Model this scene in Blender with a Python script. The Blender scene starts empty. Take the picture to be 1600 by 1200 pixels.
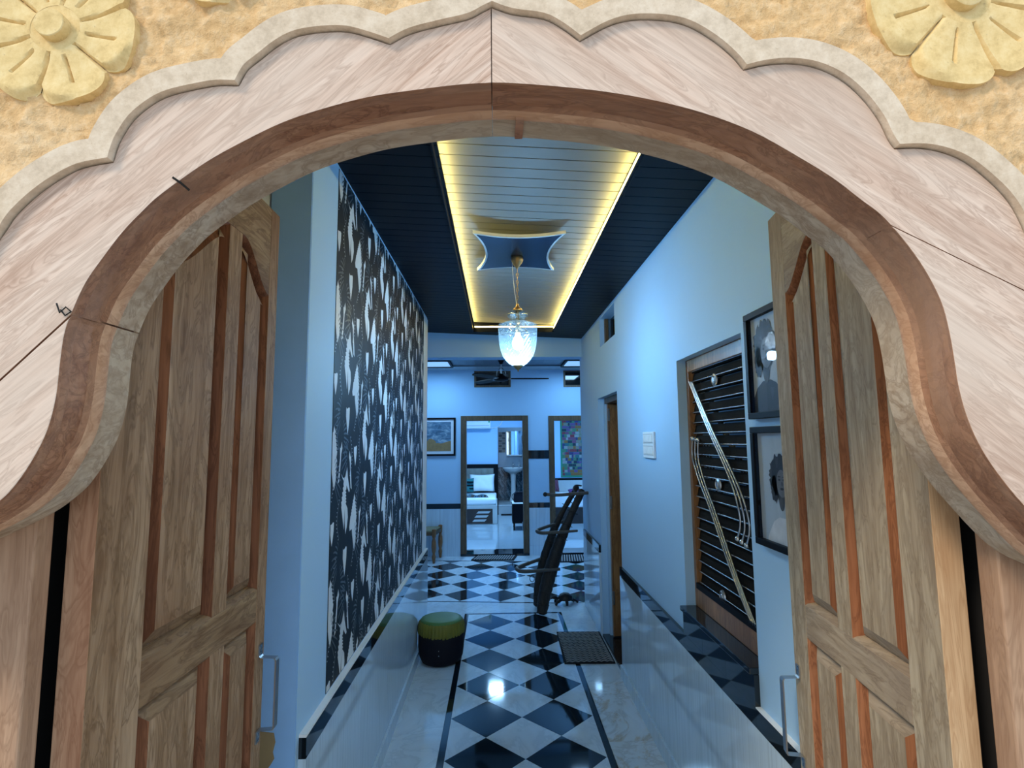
import bpy, bmesh, math, random
from mathutils import Vector, Matrix, noise
from mathutils.geometry import tessellate_polygon
random.seed(7)
S = bpy.context.scene
COL = S.collection
PI = math.pi

# ------------------------------------------------------------------ camera
cd = bpy.data.cameras.new('camera'); cam = bpy.data.objects.new('camera', cd); COL.objects.link(cam)
CM = ((0.99961683, -0.00615889, 0.02698629), (-0.0261932, 0.10477282, 0.99415118), (-0.00895029, -0.99447711, 0.10457135))
cam.matrix_world = Matrix(((CM[0][0], -CM[0][1], -CM[0][2], 0), (CM[1][0], -CM[1][1], -CM[1][2], 0),
                           (CM[2][0], -CM[2][1], -CM[2][2], 1.7), (0, 0, 0, 1)))
cd.sensor_width = 36; cd.lens = 835 / 1600 * 36; cd.clip_start = 0.02; cd.clip_end = 200
S.camera = cam
# ------------------------------------------------------------------ light
S.view_settings.view_transform = 'Standard'; S.view_settings.look = 'None'
S.view_settings.gamma = 1; S.view_settings.use_curve_mapping = False
S.view_settings.exposure = 0.0
w = bpy.data.worlds.new('sky'); S.world = w; w.use_nodes = True
bg = w.node_tree.nodes['Background']; bg.inputs[0].default_value = (0.72, 0.90, 1.06, 1); bg.inputs[1].default_value = 1.25
sl = bpy.data.lights.new('sun', 'SUN'); sl.energy = 1.95; sl.angle = math.radians(14); sl.color = (1, .82, .60)
so = bpy.data.objects.new('sun', sl); COL.objects.link(so)
so.rotation_euler = Vector((0.68, 0.60, -0.74)).to_track_quat('-Z', 'Y').to_euler()
so.location = (0, -3, 6)

def area(loc, dirv, sx, sy, power, col):
    l = bpy.data.lights.new('area_lamp', 'AREA'); l.shape = 'RECTANGLE'; l.size = sx; l.size_y = sy; l.energy = power; l.color = col
    o = bpy.data.objects.new('area_lamp', l); COL.objects.link(o); o.location = loc
    o.rotation_euler = Vector(dirv).to_track_quat('-Z', 'Y').to_euler(); return o
BL = (0.30, 0.60, 0.95)
area((-0.9, 7.4, 2.74), (0, 0, -1), .36, .55, 18, BL)       # added fill light under the left ceiling panel of the far room
area((1.15, 7.4, 2.74), (0, 0, -1), .36, .55, 18, BL)       # matching added fill light under the right panel
area((-1.0, 5.93, 2.3), (0, .7, -.7), 1.2, .05, 5, BL)      # tube lamps over the corridor mouth
area((-0.06, 10.2, 2.77), (0, 0, -1), .22, .22, 85, BL)        # bedroom lamp
area((1.9, 9.8, 2.77), (0, 0, -1), .22, .22, 65, BL)          # second bedroom lamp
area((0.5, 12.9, 2.45), (0, 0, -1), .3, .3, 7, BL)          # bathroom lamp

# ------------------------------------------------------------------ helpers
WM = {}
def fin(name, me, mats, parent=None, smooth=False, origin=None, rot=None):
    """me is in world coordinates; gives the object its own origin and parent"""
    for m in (mats if isinstance(mats, (list, tuple)) else [mats]): me.materials.append(m)
    co = [v.co for v in me.vertices]
    if origin is None:
        mn = [min(c[i] for c in co) for i in range(3)]; mx = [max(c[i] for c in co) for i in range(3)]
        origin = Vector(((mn[0] + mx[0]) / 2, (mn[1] + mx[1]) / 2, mn[2]))
    Mw = Matrix.Translation(origin)
    if rot is not None: Mw = Mw @ rot
    me.transform(Mw.inverted())
    if smooth:
        for p in me.polygons: p.use_smooth = True
        if smooth != True: me.set_sharp_from_angle(angle=math.radians(smooth))
    o = bpy.data.objects.new(name, me); COL.objects.link(o)
    put(o, Mw, parent); return o
def put(o, Mw, parent=None):
    WM[o.name] = Mw.copy()
    if parent:
        o.parent = parent; o.matrix_basis = WM[parent.name].inverted() @ Mw
    else: o.matrix_basis = Mw
def empty(name, loc, label, cat, group=None, rotz=0, kind=None):
    o = bpy.data.objects.new(name, None); COL.objects.link(o); o.empty_display_size = .05
    put(o, Matrix.Translation(loc) @ Matrix.Rotation(rotz, 4, 'Z')); return tag(o, label, cat, group, kind)
def tag(o, label=None, cat=None, group=None, kind=None):
    if label: o['label'] = label
    if cat: o['category'] = cat
    if group: o['group'] = group
    if kind: o['kind'] = kind
    return o
def st(o, label=None): return tag(o, label, None, None, 'structure')
class MB:
    def __init__(s, mat=None): s.v = []; s.f = []; s.m = []; s.mat = mat
    def add(s, vs, fs, mi=0):
        n = len(s.v)
        if s.mat: vs = [s.mat @ Vector(v) for v in vs]
        s.v += [tuple(v) for v in vs]; s.f += [tuple(i + n for i in f) for f in fs]; s.m += [mi] * len(fs); return s
    def box(s, x0, x1, y0, y1, z0, z1, mi=0):
        vs = [(x, y, z) for x in (x0, x1) for y in (y0, y1) for z in (z0, z1)]
        return s.add(vs, [(0, 1, 3, 2), (4, 6, 7, 5), (0, 4, 5, 1), (2, 3, 7, 6), (0, 2, 6, 4), (1, 5, 7, 3)], mi)
    def tube(s, pts, r, n=8, mi=0, cap=True):
        pts = [Vector(p) for p in pts]; rs = r if isinstance(r, (list, tuple)) else [r] * len(pts)
        vs = []; fs = []; t0 = (pts[1] - pts[0]).normalized()
        a = t0.cross(Vector((0, 0, 1)));
        if a.length < .1: a = t0.cross(Vector((1, 0, 0)))
        a.normalize()
        for i, p in enumerate(pts):
            t = (pts[min(i + 1, len(pts) - 1)] - pts[max(i - 1, 0)])
            t = t.normalized() if t.length > 1e-9 else t0
            a = (a - t * a.dot(t)).normalized(); b = t.cross(a)
            for k in range(n):
                g = 2 * PI * k / n; vs.append(p + (a * math.cos(g) + b * math.sin(g)) * rs[i])
        for i in range(len(pts) - 1):
            for k in range(n):
                k2 = (k + 1) % n; fs.append((i * n + k, i * n + k2, (i + 1) * n + k2, (i + 1) * n + k))
        if cap: fs.append(tuple(range(n))[::-1]); fs.append(tuple(range((len(pts) - 1) * n, len(pts) * n)))
        return s.add(vs, fs, mi)
    def lathe(s, prof, c=(0, 0, 0), n=24, mi=0, sx=1, sy=1):
        vs = []; fs = []
        for r, z in prof:
            for k in range(n):
                g = 2 * PI * k / n; vs.append((c[0] + r * sx * math.cos(g), c[1] + r * sy * math.sin(g), c[2] + z))
        for i in range(len(prof) - 1):
            for k in range(n):
                k2 = (k + 1) % n; fs.append((i * n + k, i * n + k2, (i + 1) * n + k2, (i + 1) * n + k))
        if prof[0][0] > 1e-5: fs.append(tuple(range(n))[::-1])
        if prof[-1][0] > 1e-5: fs.append(tuple(range((len(prof) - 1) * n, len(prof) * n)))
        return s.add(vs, fs, mi)
    def prism(s, poly, fn, d0, d1, mi=0, ms=None):
        """poly 2-D points; fn(a,b,d)->xyz; extruded between d0 and d1"""
        n = len(poly); tr = tessellate_polygon([[Vector((p[0], p[1], 0)) for p in poly]])
        vs = [fn(a, b, d0) for a, b in poly] + [fn(a, b, d1) for a, b in poly]
        s.add(vs, [tuple(t) for t in tr] + [tuple(i + n for i in t)[::-1] for t in tr], mi)
        s.add(vs, [(i, (i + 1) % n, (i + 1) % n + n, i + n) for i in range(n)], mi if ms is None else ms); return s
    def setm(s, l): s.m = l; return s
    def mesh(s, name='m', weld=False):
        me = bpy.data.meshes.new(name); me.from_pydata(s.v, [], s.f)
        me.polygons.foreach_set('material_index', s.m)
        bm = bmesh.new(); bm.from_mesh(me)
        bmesh.ops.remove_doubles(bm, verts=bm.verts, dist=1e-6)
        bmesh.ops.recalc_face_normals(bm, faces=bm.faces); bm.to_mesh(me); bm.free(); return me
    def build(s, name, mats, parent=None, smooth=False, bevel=0, origin=None):
        o = fin(name, s.mesh(name), mats, parent, smooth, origin)
        if bevel:
            m = o.modifiers.new('bevel', 'BEVEL'); m.width = bevel; m.segments = 2; m.limit_method = 'ANGLE'; m.angle_limit = math.radians(40)
        return o
XZ = lambda a, b, d: (a, d, b)
YZ = lambda a, b, d: (d, a, b)
XY = lambda a, b, d: (a, b, d)
def box(name, x0, x1, y0, y1, z0, z1, mat, parent=None, bevel=0):
    return MB().box(x0, x1, y0, y1, z0, z1).build(name, mat, parent, bevel=bevel)
def spline(pts, k=5, closed=False):
    out = []; n = len(pts); P = [Vector(p) for p in pts]
    for i in range(n if closed else n - 1):
        g = lambda j: P[j % n] if closed else P[max(0, min(n - 1, j))]
        p0, p1, p2, p3 = g(i - 1), g(i), g(i + 1), g(i + 2)
        for j in range(k):
            t = j / k
            out.append(tuple(.5 * ((2 * p1) + (p2 - p0) * t + (2 * p0 - 5 * p1 + 4 * p2 - p3) * t * t + (3 * p1 - p0 - 3 * p2 + p3) * t ** 3)))
    if not closed: out.append(tuple(P[-1]))
    return out
def clip(poly, inside, inter):
    out = []
    for i in range(len(poly)):
        a, b = poly[i - 1], poly[i]; ia, ib = inside(a), inside(b)
        if ib:
            if not ia: out.append(inter(a, b))
            out.append(b)
        elif ia: out.append(inter(a, b))
    return out
def clip_half(poly, nx, ny, c):      # keeps nx*x+ny*y<=c
    d = lambda p: nx * p[0] + ny * p[1] - c
    def it(a, b):
        t = d(a) / (d(a) - d(b)); return (a[0] + (b[0] - a[0]) * t, a[1] + (b[1] - a[1]) * t)
    return clip(poly, lambda p: d(p) <= 1e-9, it)
def clip_rect(poly, x0, x1, y0, y1):
    for n in ((-1, 0, -x0), (1, 0, x1), (0, -1, -y0), (0, 1, y1)):
        poly = clip_half(poly, *n)
        if len(poly) < 3: return []
    return poly
def area2(p): return abs(sum(p[i - 1][0] * p[i][1] - p[i][0] * p[i - 1][1] for i in range(len(p)))) / 2
def inpoly(x, y, poly):
    c = False; j = len(poly) - 1
    for i in range(len(poly)):
        xi, yi = poly[i]; xj, yj = poly[j]
        if (yi > y) != (yj > y) and x < (xj - xi) * (y - yi) / (yj - yi) + xi: c = not c
        j = i
    return c

# ------------------------------------------------------------------ materials
class NT:
    def __init__(s, name):
        s.m = bpy.data.materials.new(name); s.m.use_nodes = True; s.t = s.m.node_tree; s.n = s.t.nodes; s.l = s.t.links
        s.b = s.n['Principled BSDF']; s.out = s.n['Material Output']; s.tc = s.n.new('ShaderNodeTexCoord')
    def map(s, sc=(1, 1, 1), rot=(0, 0, 0), src='Object', loc=(0, 0, 0)):
        n = s.n.new('ShaderNodeMapping'); s.l.new(s.tc.outputs[src], n.inputs[0])
        n.inputs['Scale'].default_value = sc; n.inputs['Rotation'].default_value = rot; n.inputs['Location'].default_value = loc; return n.outputs[0]
    def noise(s, vec, scale, detail=4, rough=.55, dist=0):
        n = s.n.new('ShaderNodeTexNoise'); s.l.new(vec, n.inputs['Vector']); n.inputs['Scale'].default_value = scale
        n.inputs['Detail'].default_value = detail; n.inputs['Roughness'].default_value = rough; n.inputs['Distortion'].default_value = dist; return n.outputs[0]
    def ramp(s, f, stops):
        n = s.n.new('ShaderNodeValToRGB'); s.l.new(f, n.inputs[0]); e = n.color_ramp.elements
        while len(e) > 1: e.remove(e[-1])
        for i, (p, c) in enumerate(stops):
            if i: el = e.new(p)
            else: el = e[0]; el.position = p
            el.color = (*c, 1) if not isinstance(c, (int, float)) else (c, c, c, 1)
        return n.outputs[0]
    def mix(s, f, a, b, mode='MIX'):
        n = s.n.new('ShaderNodeMix'); n.data_type = 'RGBA'; n.blend_type = mode
        for i, v in ((0, f), (6, a), (7, b)):
            if isinstance(v, (int, float)): n.inputs[i].default_value = v
            elif isinstance(v, tuple): n.inputs[i].default_value = (*v, 1)
            else: s.l.new(v, n.inputs[i])
        return n.outputs[2]
    def col(s, c):
        if isinstance(c, tuple): s.b.inputs['Base Color'].default_value = (*c, 1)
        else: s.l.new(c, s.b.inputs['Base Color'])
    def bump(s, f, st=.3, d=.01):
        n = s.n.new('ShaderNodeBump'); s.l.new(f, n.inputs['Height']); n.inputs['Strength'].default_value = st; n.inputs['Distance'].default_value = d
        s.l.new(n.outputs[0], s.b.inputs['Normal'])
    def set(s, rough=.5, metal=0, spec=.5):
        s.b.inputs['Roughness'].default_value = rough; s.b.inputs['Metallic'].default_value = metal
        s.b.inputs['Specular IOR Level'].default_value = spec; return s.m
def plain(name, c, rough=.5, metal=0, spec=.5, bump=0, var=.08, sc=8):
    t = NT(name); v = t.map()
    n = t.noise(v, sc, 4); t.col(t.mix(n, tuple(x * (1 - var) for x in c), tuple(min(1, x * (1 + var)) for x in c)))
    if bump: t.bump(t.noise(v, 90, 3), bump, .003)
    return t.set(rough, metal, spec)
def wood(name, dark, mid, light, rot=(0, 0, 0), sc=9, rough=.6, bump=.25, stretch=.07, spec=.3, blot=None):
    """grain runs along local Z before the rotation"""
    t = NT(name); v0 = t.map((1, 1, 1), rot)
    def st2(k):
        n = t.n.new('ShaderNodeMapping'); t.l.new(v0, n.inputs[0]); n.inputs['Scale'].default_value = (1, 1, k); return n.outputs[0]
    v = st2(stretch)
    d = t.noise(v, sc, 6, .62, .7); f = t.noise(v, sc * 7, 4, .6, .2)
    c = t.ramp(d, [(.3, dark), (.48, mid), (.62, light), (.74, mid)])
    c = t.mix(.35, c, t.ramp(f, [(.35, tuple(x * .62 for x in mid)), (.6, light)]), 'MIX')
    fg = t.noise(st2(stretch * 2.2), sc * 1.6, 3, .5, 2.2)
    c = t.mix(t.ramp(fg, [(.44, 0.0), (.49, .55), (.51, .1), (.56, .45), (.60, 0.0)]), c, tuple(x * .72 for x in dark))
    b = t.noise(st2(.45), 3.2, 4)
    c = t.mix(t.ramp(b, [(.42, 0.0), (.68, .75)]), c, blot or dark)
    t.col(c); t.bump(f, bump, .002); return t.set(rough, 0, spec)
def emis(name, c, s):
    t = NT(name); t.b.inputs['Emission Color'].default_value = (*c, 1); t.b.inputs['Emission Strength'].default_value = s
    t.col(c); return t.m

GR = .92
M_face_l = wood('wood face left', (.46, .27, .19), (.67, .47, .37), (.80, .63, .53), (0, math.radians(-48), 0), 22, .75, .3, .045, .2, (.66, .55, .47))
M_face_r = wood('wood face right', (.48, .29, .21), (.67, .48, .38), (.80, .63, .53), (0, math.radians(54), 0), 22, .75, .3, .045, .2, (.66, .55, .47))
M_soffit = wood('wood soffit', (.15, .055, .028), (.34, .15, .08), (.46, .24, .14), (0, PI / 2, 0), 12, .6, .3, .10, .3, (.40, .24, .16))
M_leaf = wood('leaf wood', (.15, .08, .035), (.34, .21, .12), (.49, .34, .22), (0, 0, 0), 11, .65, .35, .09, .12, (.20, .095, .045))
M_leaf_h = wood('leaf rail wood', (.12, .06, .03), (.30, .19, .105), (.46, .33, .20), (PI / 2, 0, 0), 11, .65, .35, .09, .12, (.15, .075, .04))
M_leaf_r = wood('right leaf wood', (.24, .165, .10), (.41, .32, .22), (.54, .45, .33), (0, 0, 0), 11, .65, .35, .09, .12, (.27, .19, .13))
M_leaf_rh = wood('right leaf rail wood', (.22, .155, .10), (.39, .30, .21), (.52, .43, .32), (PI / 2, 0, 0), 11, .65, .35, .09, .12, (.25, .18, .13))
M_red = wood('red heartwood', (.085, .030, .014), (.18, .07, .035), (.27, .115, .06), (0, 0, 0), 16, .6, .2, .05, .15)
M_red2 = wood('orange heartwood', (.15, .05, .022), (.30, .115, .05), (.42, .18, .09), (0, 0, 0), 16, .6, .2, .05, .15)
M_edge2 = wood('left leaf edge wood', (.30, .13, .07), (.46, .25, .15), (.58, .36, .23), (0, 0, 0), 12, .7, .3, .1, .2)
M_jamb = wood('jamb wood', (.33, .19, .12), (.48, .30, .20), (.58, .40, .28), (0, 0, 0), 12, .7, .25, .06, .2)
M_edge = wood('leaf edge wood', (.50, .27, .13), (.66, .44, .26), (.74, .56, .36), (0, 0, 0), 12, .7, .2, .06, .2)
M_brown = wood('brown frame wood', (.06, .035, .018), (.13, .08, .04), (.19, .125, .07), (0, 0, 0), 12, .5, .15, .08, .4)
M_orange = wood('varnished teak', (.14, .055, .02), (.33, .15, .055), (.48, .25, .10), (0, 0, 0), 9, .35, .1, .08, .5)
M_old = wood('old black wood', (.008, .007, .006), (.022, .018, .016), (.045, .038, .033), (0, 0, 0), 14, .55, .8, .12, .4)
M_wall = plain('pale blue wall paint', (.40, .63, .86), .6, 0, .3, .04, .03, 2)
M_pillar = plain('weathered blue wall paint', (.27, .50, .86), .65, 0, .3, .08, .10, 5)
M_white = plain('white paint', (.82, .85, .86), .5, 0, .3)
M_patch = plain('bare brown plaster', (.30, .22, .12), .9, 0, .1, .2, .15, 12)
M_blackgr = plain('black granite', (.008, .012, .016), .035, 0, .6, 0, .3, 60)
M_blacktile = plain('black floor tile', (.006, .014, .022), .05, 0, .5, 0, .3, 12)
M_navy = plain('navy ceiling board', (.0025, .0037, .0075), .42, 0, .09)
M_slatw = plain('white ceiling board', (.20, .215, .215), .5, 0, .15)
M_slat2 = plain('pale ceiling board', (.55, .60, .62), .35, 0, .5)
M_slat3 = plain('grey blue ceiling board', (.12, .17, .22), .35, 0, .5)
M_black = plain('black lacquer', (.004, .004, .006), .5, 0, .12)
M_metal = plain('stainless steel', (.62, .63, .64), .22, 1, .5, 0, .05)
M_dullmetal = plain('satin steel', (.50, .51, .52), .36, 1, .5, .1, .1)
M_brass = plain('aged brass', (.42, .30, .14), .35, 1, .5, .2)
M_iron = plain('dark iron', (.03, .03, .03), .5, .8, .5)
M_void = plain('near black plaster and painted shade', (.02, .02, .022), .9)  # near black, also paints shade onto the walls behind the open leaves
M_glossw = plain('white glazed ceramic', (.78, .80, .80), .08, 0, .6)
M_cloth = plain('white linen', (.80, .83, .84), .9, 0, .1, .3)
M_grey = plain('grey laminate', (.50, .53, .52), .4)
M_dkwood = plain('dark walnut laminate', (.035, .022, .018), .4)
M_tuft = plain('tufted taupe fabric', (.22, .21, .18), .9)
M_glaze = plain('smoked glass', (.004, .007, .009), .05, 0, .6)
M_rubber = plain('dark doormat fibre', (.018, .018, .02), .9, 0, .1, .5)
M_rubber2 = plain('grey doormat fibre', (.30, .31, .32), .9, 0, .1, .5)

def mk_sand(name, a, b, c, bs, rough=.9):
    t = NT(name); v = t.map(); n = t.noise(v, 5, 5, .6); n2 = t.noise(v, 45, 5, .7); n3 = t.noise(v, 160, 3, .7)
    cc = t.ramp(n, [(.35, a), (.52, b), (.68, c)])
    cc = t.mix(.55, cc, t.ramp(n2, [(.34, tuple(x * .78 for x in a)), (.5, b), (.66, tuple(min(1, x * 1.1) for x in c))]))
    cc = t.mix(t.ramp(n3, [(.64, 0.0), (.74, .5)]), cc, (.38, .26, .15))
    t.col(cc); t.bump(n2, bs, .006); return t.set(rough, 0, .15)
M_sand = mk_sand('rough yellow sandstone', (.62, .37, .16), (.74, .49, .25), (.80, .60, .38), .9)
M_petal = mk_sand('smooth yellow sandstone', (.70, .49, .21), (.78, .58, .28), (.82, .66, .38), .12)
M_rim = mk_sand('pale dressed sandstone', (.62, .49, .36), (.69, .56, .43), (.76, .65, .53), .25)
def mk_marble(name, base, vein, rust=False):
    t = NT(name); v = t.map((1, 1, 1)); n = t.noise(v, 2.2, 8, .62, 1.6); n2 = t.noise(v, 14, 4)
    c = t.ramp(n, [(.36, base), (.47, tuple(x * .93 for x in base)), (.5, vein), (.53, base), (.7, tuple(x * .9 for x in base))])
    if rust:
        r = t.noise(t.map((1.4, .7, 1)), 3.4, 7, .68, 1.2); c = t.mix(t.ramp(r, [(.52, 0.0), (.60, .5), (.72, .75)]), c, (.42, .29, .13))
    t.col(c); return t.set(.06, 0, .5)
M_marble = mk_marble('white marble', (.66, .77, .85), (.54, .65, .73))
M_marble2 = mk_marble('white marble with rust stains', (.68, .77, .83), (.52, .58, .62), True)
t = NT('streaked white wall tile'); v = t.map((26, 26, .7)); n = t.noise(v, 3, 5, .6)
t.col(t.ramp(n, [(.3, (.45, .57, .67)), (.5, (.55, .69, .80)), (.7, (.61, .75, .86))])); M_dado = t.set(.035, 0, .7)
t = NT('wallpaper ground'); t.col(t.ramp(t.noise(t.map((1, 6, 1)), 6, 4), [(.3, (.003, .007, .012)), (.7, (.009, .016, .024))])); M_wp = t.set(.55, 0, .25)
M_wpw = plain('wallpaper white ink', (.70, .74, .76), .35)
M_wpg = plain('wallpaper grey ink', (.055, .075, .09), .35)
M_led = emis('warm led strip', (1.0, .74, .20), 60)
M_bulb = emis('bulb glass', (.85, .95, 1.0), 14)
M_panel = emis('led panel diffuser', (.35, .65, .95), .7)
t = NT('cut glass')
def mth(op, a, b=None):
    n = t.n.new('ShaderNodeMath'); n.operation = op
    for i, v in ((0, a), (1, b)):
        if v is None: continue
        if isinstance(v, (int, float)): n.inputs[i].default_value = v
        else: t.l.new(v, n.inputs[i])
    return n.outputs[0]
sp = t.n.new('ShaderNodeSeparateXYZ'); t.l.new(t.tc.outputs['Object'], sp.inputs[0])
an = mth('MULTIPLY', mth('ARCTAN2', sp.outputs[1], sp.outputs[0]), 22.0); zz_ = mth('MULTIPLY', sp.outputs[2], 210.0)
cut = mth('MULTIPLY', mth('ABSOLUTE', mth('SINE', mth('ADD', an, zz_))), mth('ABSOLUTE', mth('SINE', mth('SUBTRACT', an, zz_))))
cut = t.ramp(cut, [(.0, (.30, .38, .45)), (.22, (.82, .92, .98)), (1.0, (.97, .99, 1.0))])
tr = t.n.new('ShaderNodeBsdfTransparent'); gl = t.n.new('ShaderNodeBsdfGlossy'); tl = t.n.new('ShaderNodeBsdfTranslucent')
gl.inputs['Roughness'].default_value = .08; gl.inputs[0].default_value = (.9, .97, 1, 1); tl.inputs[0].default_value = (.85, .95, 1, 1)
t.l.new(cut, tr.inputs[0])
m1 = t.n.new('ShaderNodeMixShader'); m1.inputs[0].default_value = .03; t.l.new(tr.outputs[0], m1.inputs[1]); t.l.new(tl.outputs[0], m1.inputs[2])
m2 = t.n.new('ShaderNodeMixShader'); m2.inputs[0].default_value = .22; t.l.new(m1.outputs[0], m2.inputs[1]); t.l.new(gl.outputs[0], m2.inputs[2])
t.l.new(m2.outputs[0], t.out.inputs[0]); M_glass = t.m
def clearglass(name, f=.12, tint=(.97, .98, 1)):
    t = NT(name); tr = t.n.new('ShaderNodeBsdfTransparent'); gl = t.n.new('ShaderNodeBsdfGlossy'); gl.inputs['Roughness'].default_value = .01
    tr.inputs[0].default_value = (*tint, 1); m = t.n.new('ShaderNodeMixShader'); m.inputs[0].default_value = f
    t.l.new(tr.outputs[0], m.inputs[1]); t.l.new(gl.outputs[0], m.inputs[2]); t.l.new(m.outputs[0], t.out.inputs[0]); return t.m
M_clear = clearglass('picture glass', .018)

# ================================================================== EXTERIOR GROUND
st(box('ground', -6, 6, -8, .70, -.12, 0, plain('dusty courtyard paving', (.42, .37, .31), .9), None), 'dusty courtyard ground in front of the carved doorway')

# ================================================================== CURVES OF THE ARCH
INTR = [(-0.769,1.563),(-0.701,1.597),(-0.662,1.626),(-0.642,1.649),(-0.623,1.682),(-0.608,1.719),(-0.600,1.764),(-0.598,1.817),(-0.595,1.855),(-0.586,1.887),(-0.572,1.924),(-0.552,1.958),(-0.527,1.996),(-0.502,2.026),(-0.477,2.052),(-0.418,2.099),(-0.365,2.132),(-0.311,2.161),(-0.256,2.182),(-0.187,2.202),(-0.117,2.214),(-0.052,2.223),(-0.006,2.226),(0.024,2.226),(0.095,2.221),(0.167,2.213),(0.238,2.200),(0.309,2.181),(0.380,2.153),(0.440,2.118),(0.495,2.082),(0.536,2.048),(0.565,2.024),(0.591,1.992),(0.616,1.954),(0.634,1.917),(0.645,1.884),(0.651,1.843),(0.654,1.802),(0.656,1.771),(0.663,1.731),(0.676,1.692),(0.696,1.654),(0.733,1.603),(0.798,1.530),(0.853,1.497)]
SCAL = [
[(-0.79,1.20),(-0.80,1.4),(-0.815,1.567),(-0.826,1.697),(-0.823,1.815),(-0.772,1.893),(-0.702,1.933)],
[(-0.702,1.933),(-0.695,1.969),(-0.679,2.000),(-0.668,2.019),(-0.644,2.046),(-0.616,2.069),(-0.583,2.088),(-0.542,2.097)],
[(-0.542,2.097),(-0.539,2.112),(-0.533,2.131),(-0.517,2.160),(-0.492,2.184),(-0.467,2.198),(-0.431,2.208),(-0.400,2.214),(-0.372,2.214)],
[(-0.372,2.214),(-0.361,2.237),(-0.343,2.254),(-0.317,2.277),(-0.290,2.292),(-0.254,2.299),(-0.217,2.300),(-0.180,2.290),(-0.155,2.281)],
[(-0.155,2.281),(-0.125,2.298),(-0.078,2.312),(-0.041,2.322),(-0.018,2.335),(-0.005,2.342)],
[(-0.005,2.342),(0.025,2.331),(0.072,2.324),(0.100,2.309),(0.125,2.289)],
[(0.125,2.289),(0.166,2.313),(0.204,2.324),(0.252,2.324),(0.289,2.315),(0.326,2.292),(0.354,2.266),(0.369,2.246)],
[(0.369,2.246),(0.401,2.254),(0.439,2.257),(0.477,2.251),(0.514,2.233),(0.545,2.203),(0.568,2.168),(0.580,2.138),(0.588,2.124)],
[(0.588,2.124),(0.625,2.125),(0.658,2.119),(0.690,2.105),(0.720,2.080),(0.746,2.051),(0.762,2.022),(0.776,1.979),(0.780,1.946)],
[(0.780,1.946),(0.846,1.907),(0.894,1.842),(0.910,1.771),(0.907,1.681),(0.89,1.5),(0.88,1.20)]]
YW, YS, YB = .740, .729, .872
SCAL = [[(x * YS / .722, 1.7 + (z - 1.7) * YS / .722) for x, z in a] for a in SCAL]
intr = [p[:2] for p in spline([(a, b, 0) for a, b in INTR], 4)]
intr = [(-1.02, 1.49), (-.90, 1.505), (-.83, 1.535)] + intr[2:-2] + [(0.93, 1.465), (1.02, 1.44), (1.12, 1.43)]
scal = []
for a in SCAL:
    q = [p[:2] for p in spline([(x, z, 0) for x, z in a], 4)]; scal += q if not scal else q[1:]
def offset(chain, d):
    out = []
    for i, p in enumerate(chain):
        a = chain[max(0, i - 1)]; b = chain[min(len(chain) - 1, i + 1)]
        t = Vector((b[0] - a[0], b[1] - a[1])).normalized(); out.append((p[0] - t.y * d, p[1] + t.x * d))
    return out
def offset_clean(chain, d):
    o = offset(chain, d); r = []
    for p in o:
        if min((p[0] - q[0]) ** 2 + (p[1] - q[1]) ** 2 for q in chain) > (d * .965) ** 2: r.append(p)
    return r
# --- the wooden arched surround (one thing: boards, soffit, jambs)
arch = st(empty('trim_1', (0, .8, 1.2), 'carved teak door surround with a bare wooden arch above the open leaves', 'doorway'))
sc_out = offset_clean(scal, -.0024)
seamx = -.006
def half(sign):
    ii = [p for p in intr if (p[0] - seamx) * sign > .0007]; oo = [p for p in sc_out if (p[0] - seamx) * sign > .0007]
    if sign < 0: inner = ii + [(seamx - .0007, 2.2265)]; outer = oo + [(seamx - .0007, 2.346)]
    else: inner = [(seamx + .0007, 2.2265)] + ii; outer = [(seamx + .0007, 2.346)] + oo
    return inner, outer
def slab(name, poly, mat):
    o = MB().prism(poly, XZ, YW, YB - .004, 0, 1).build(name, [mat, M_soffit], arch, bevel=.0012, origin=Vector((0, YW, 2.0))); return o
inL, ouL = half(-1); inR, ouR = half(1)
ouL = [p for p in ouL if p[1] > 1.5]; ouR = [p for p in ouR if p[1] > 1.62]
inL2 = [p for p in inL if p[0] > -1.0 ]; polyL = inL2 + ouL[::-1] + [(-1.0, 1.62)]
inR2 = [p for p in inR if p[0] < 1.1]; polyR = inR2 + [(1.1, 1.6)] + ouR[::-1]
# left half is two boards meeting at an open crack, right half two boards meeting at a tight joint
ci = min(range(len(inL)), key=lambda i: abs(inL[i][1] - 1.879) if -.7 < inL[i][0] < -.3 else 9)
near = lambda L, q: min(range(len(L)), key=lambda i: (L[i][0] - q[0]) ** 2 + (L[i][1] - q[1]) ** 2)
def boards(inner, outer, a, b, gap, corner, mat, flip):
    # cut the half ring into two boards along the joint from inner[a] to outer[b]
    P1 = inner[a:] + outer[b:][::-1] if not flip else inner[:a + 1] + outer[:b + 1][::-1]
    P2 = inner[:a + 1] + outer[:b + 1][::-1] if not flip else inner[a:] + outer[b:][::-1]
    if not flip: k0, k1 = a, a + 1; P2[k0] = (P2[k0][0] + gap * .7, P2[k0][1] - gap * .7); P2[k1] = (P2[k1][0] + gap * .7, P2[k1][1] - gap * .7)
    else: P2[0] = (P2[0][0] - gap * .5, P2[0][1] - gap * .86); P2[-1] = (P2[-1][0] - gap * .5, P2[-1][1] - gap * .86)
    slab('arch_board', P1, mat)
    if not flip: P2 = P2 + [corner]
    else:
        k = len(inner) - a; P2 = P2[:k] + [corner] + P2[k:]
    slab('arch_board', P2, mat)
ouL = [p for p in ouL if p[0] > -2]; 
boards([p for p in inL if p[0] > -1.0], ouL, None or near([p for p in inL if p[0] > -1.0], inL[ci]), near(ouL, (-.83, 1.64)), .0022, (-1.0, 1.62), M_face_l, False)
iR = [p for p in inR if p[0] < 1.1]
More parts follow.
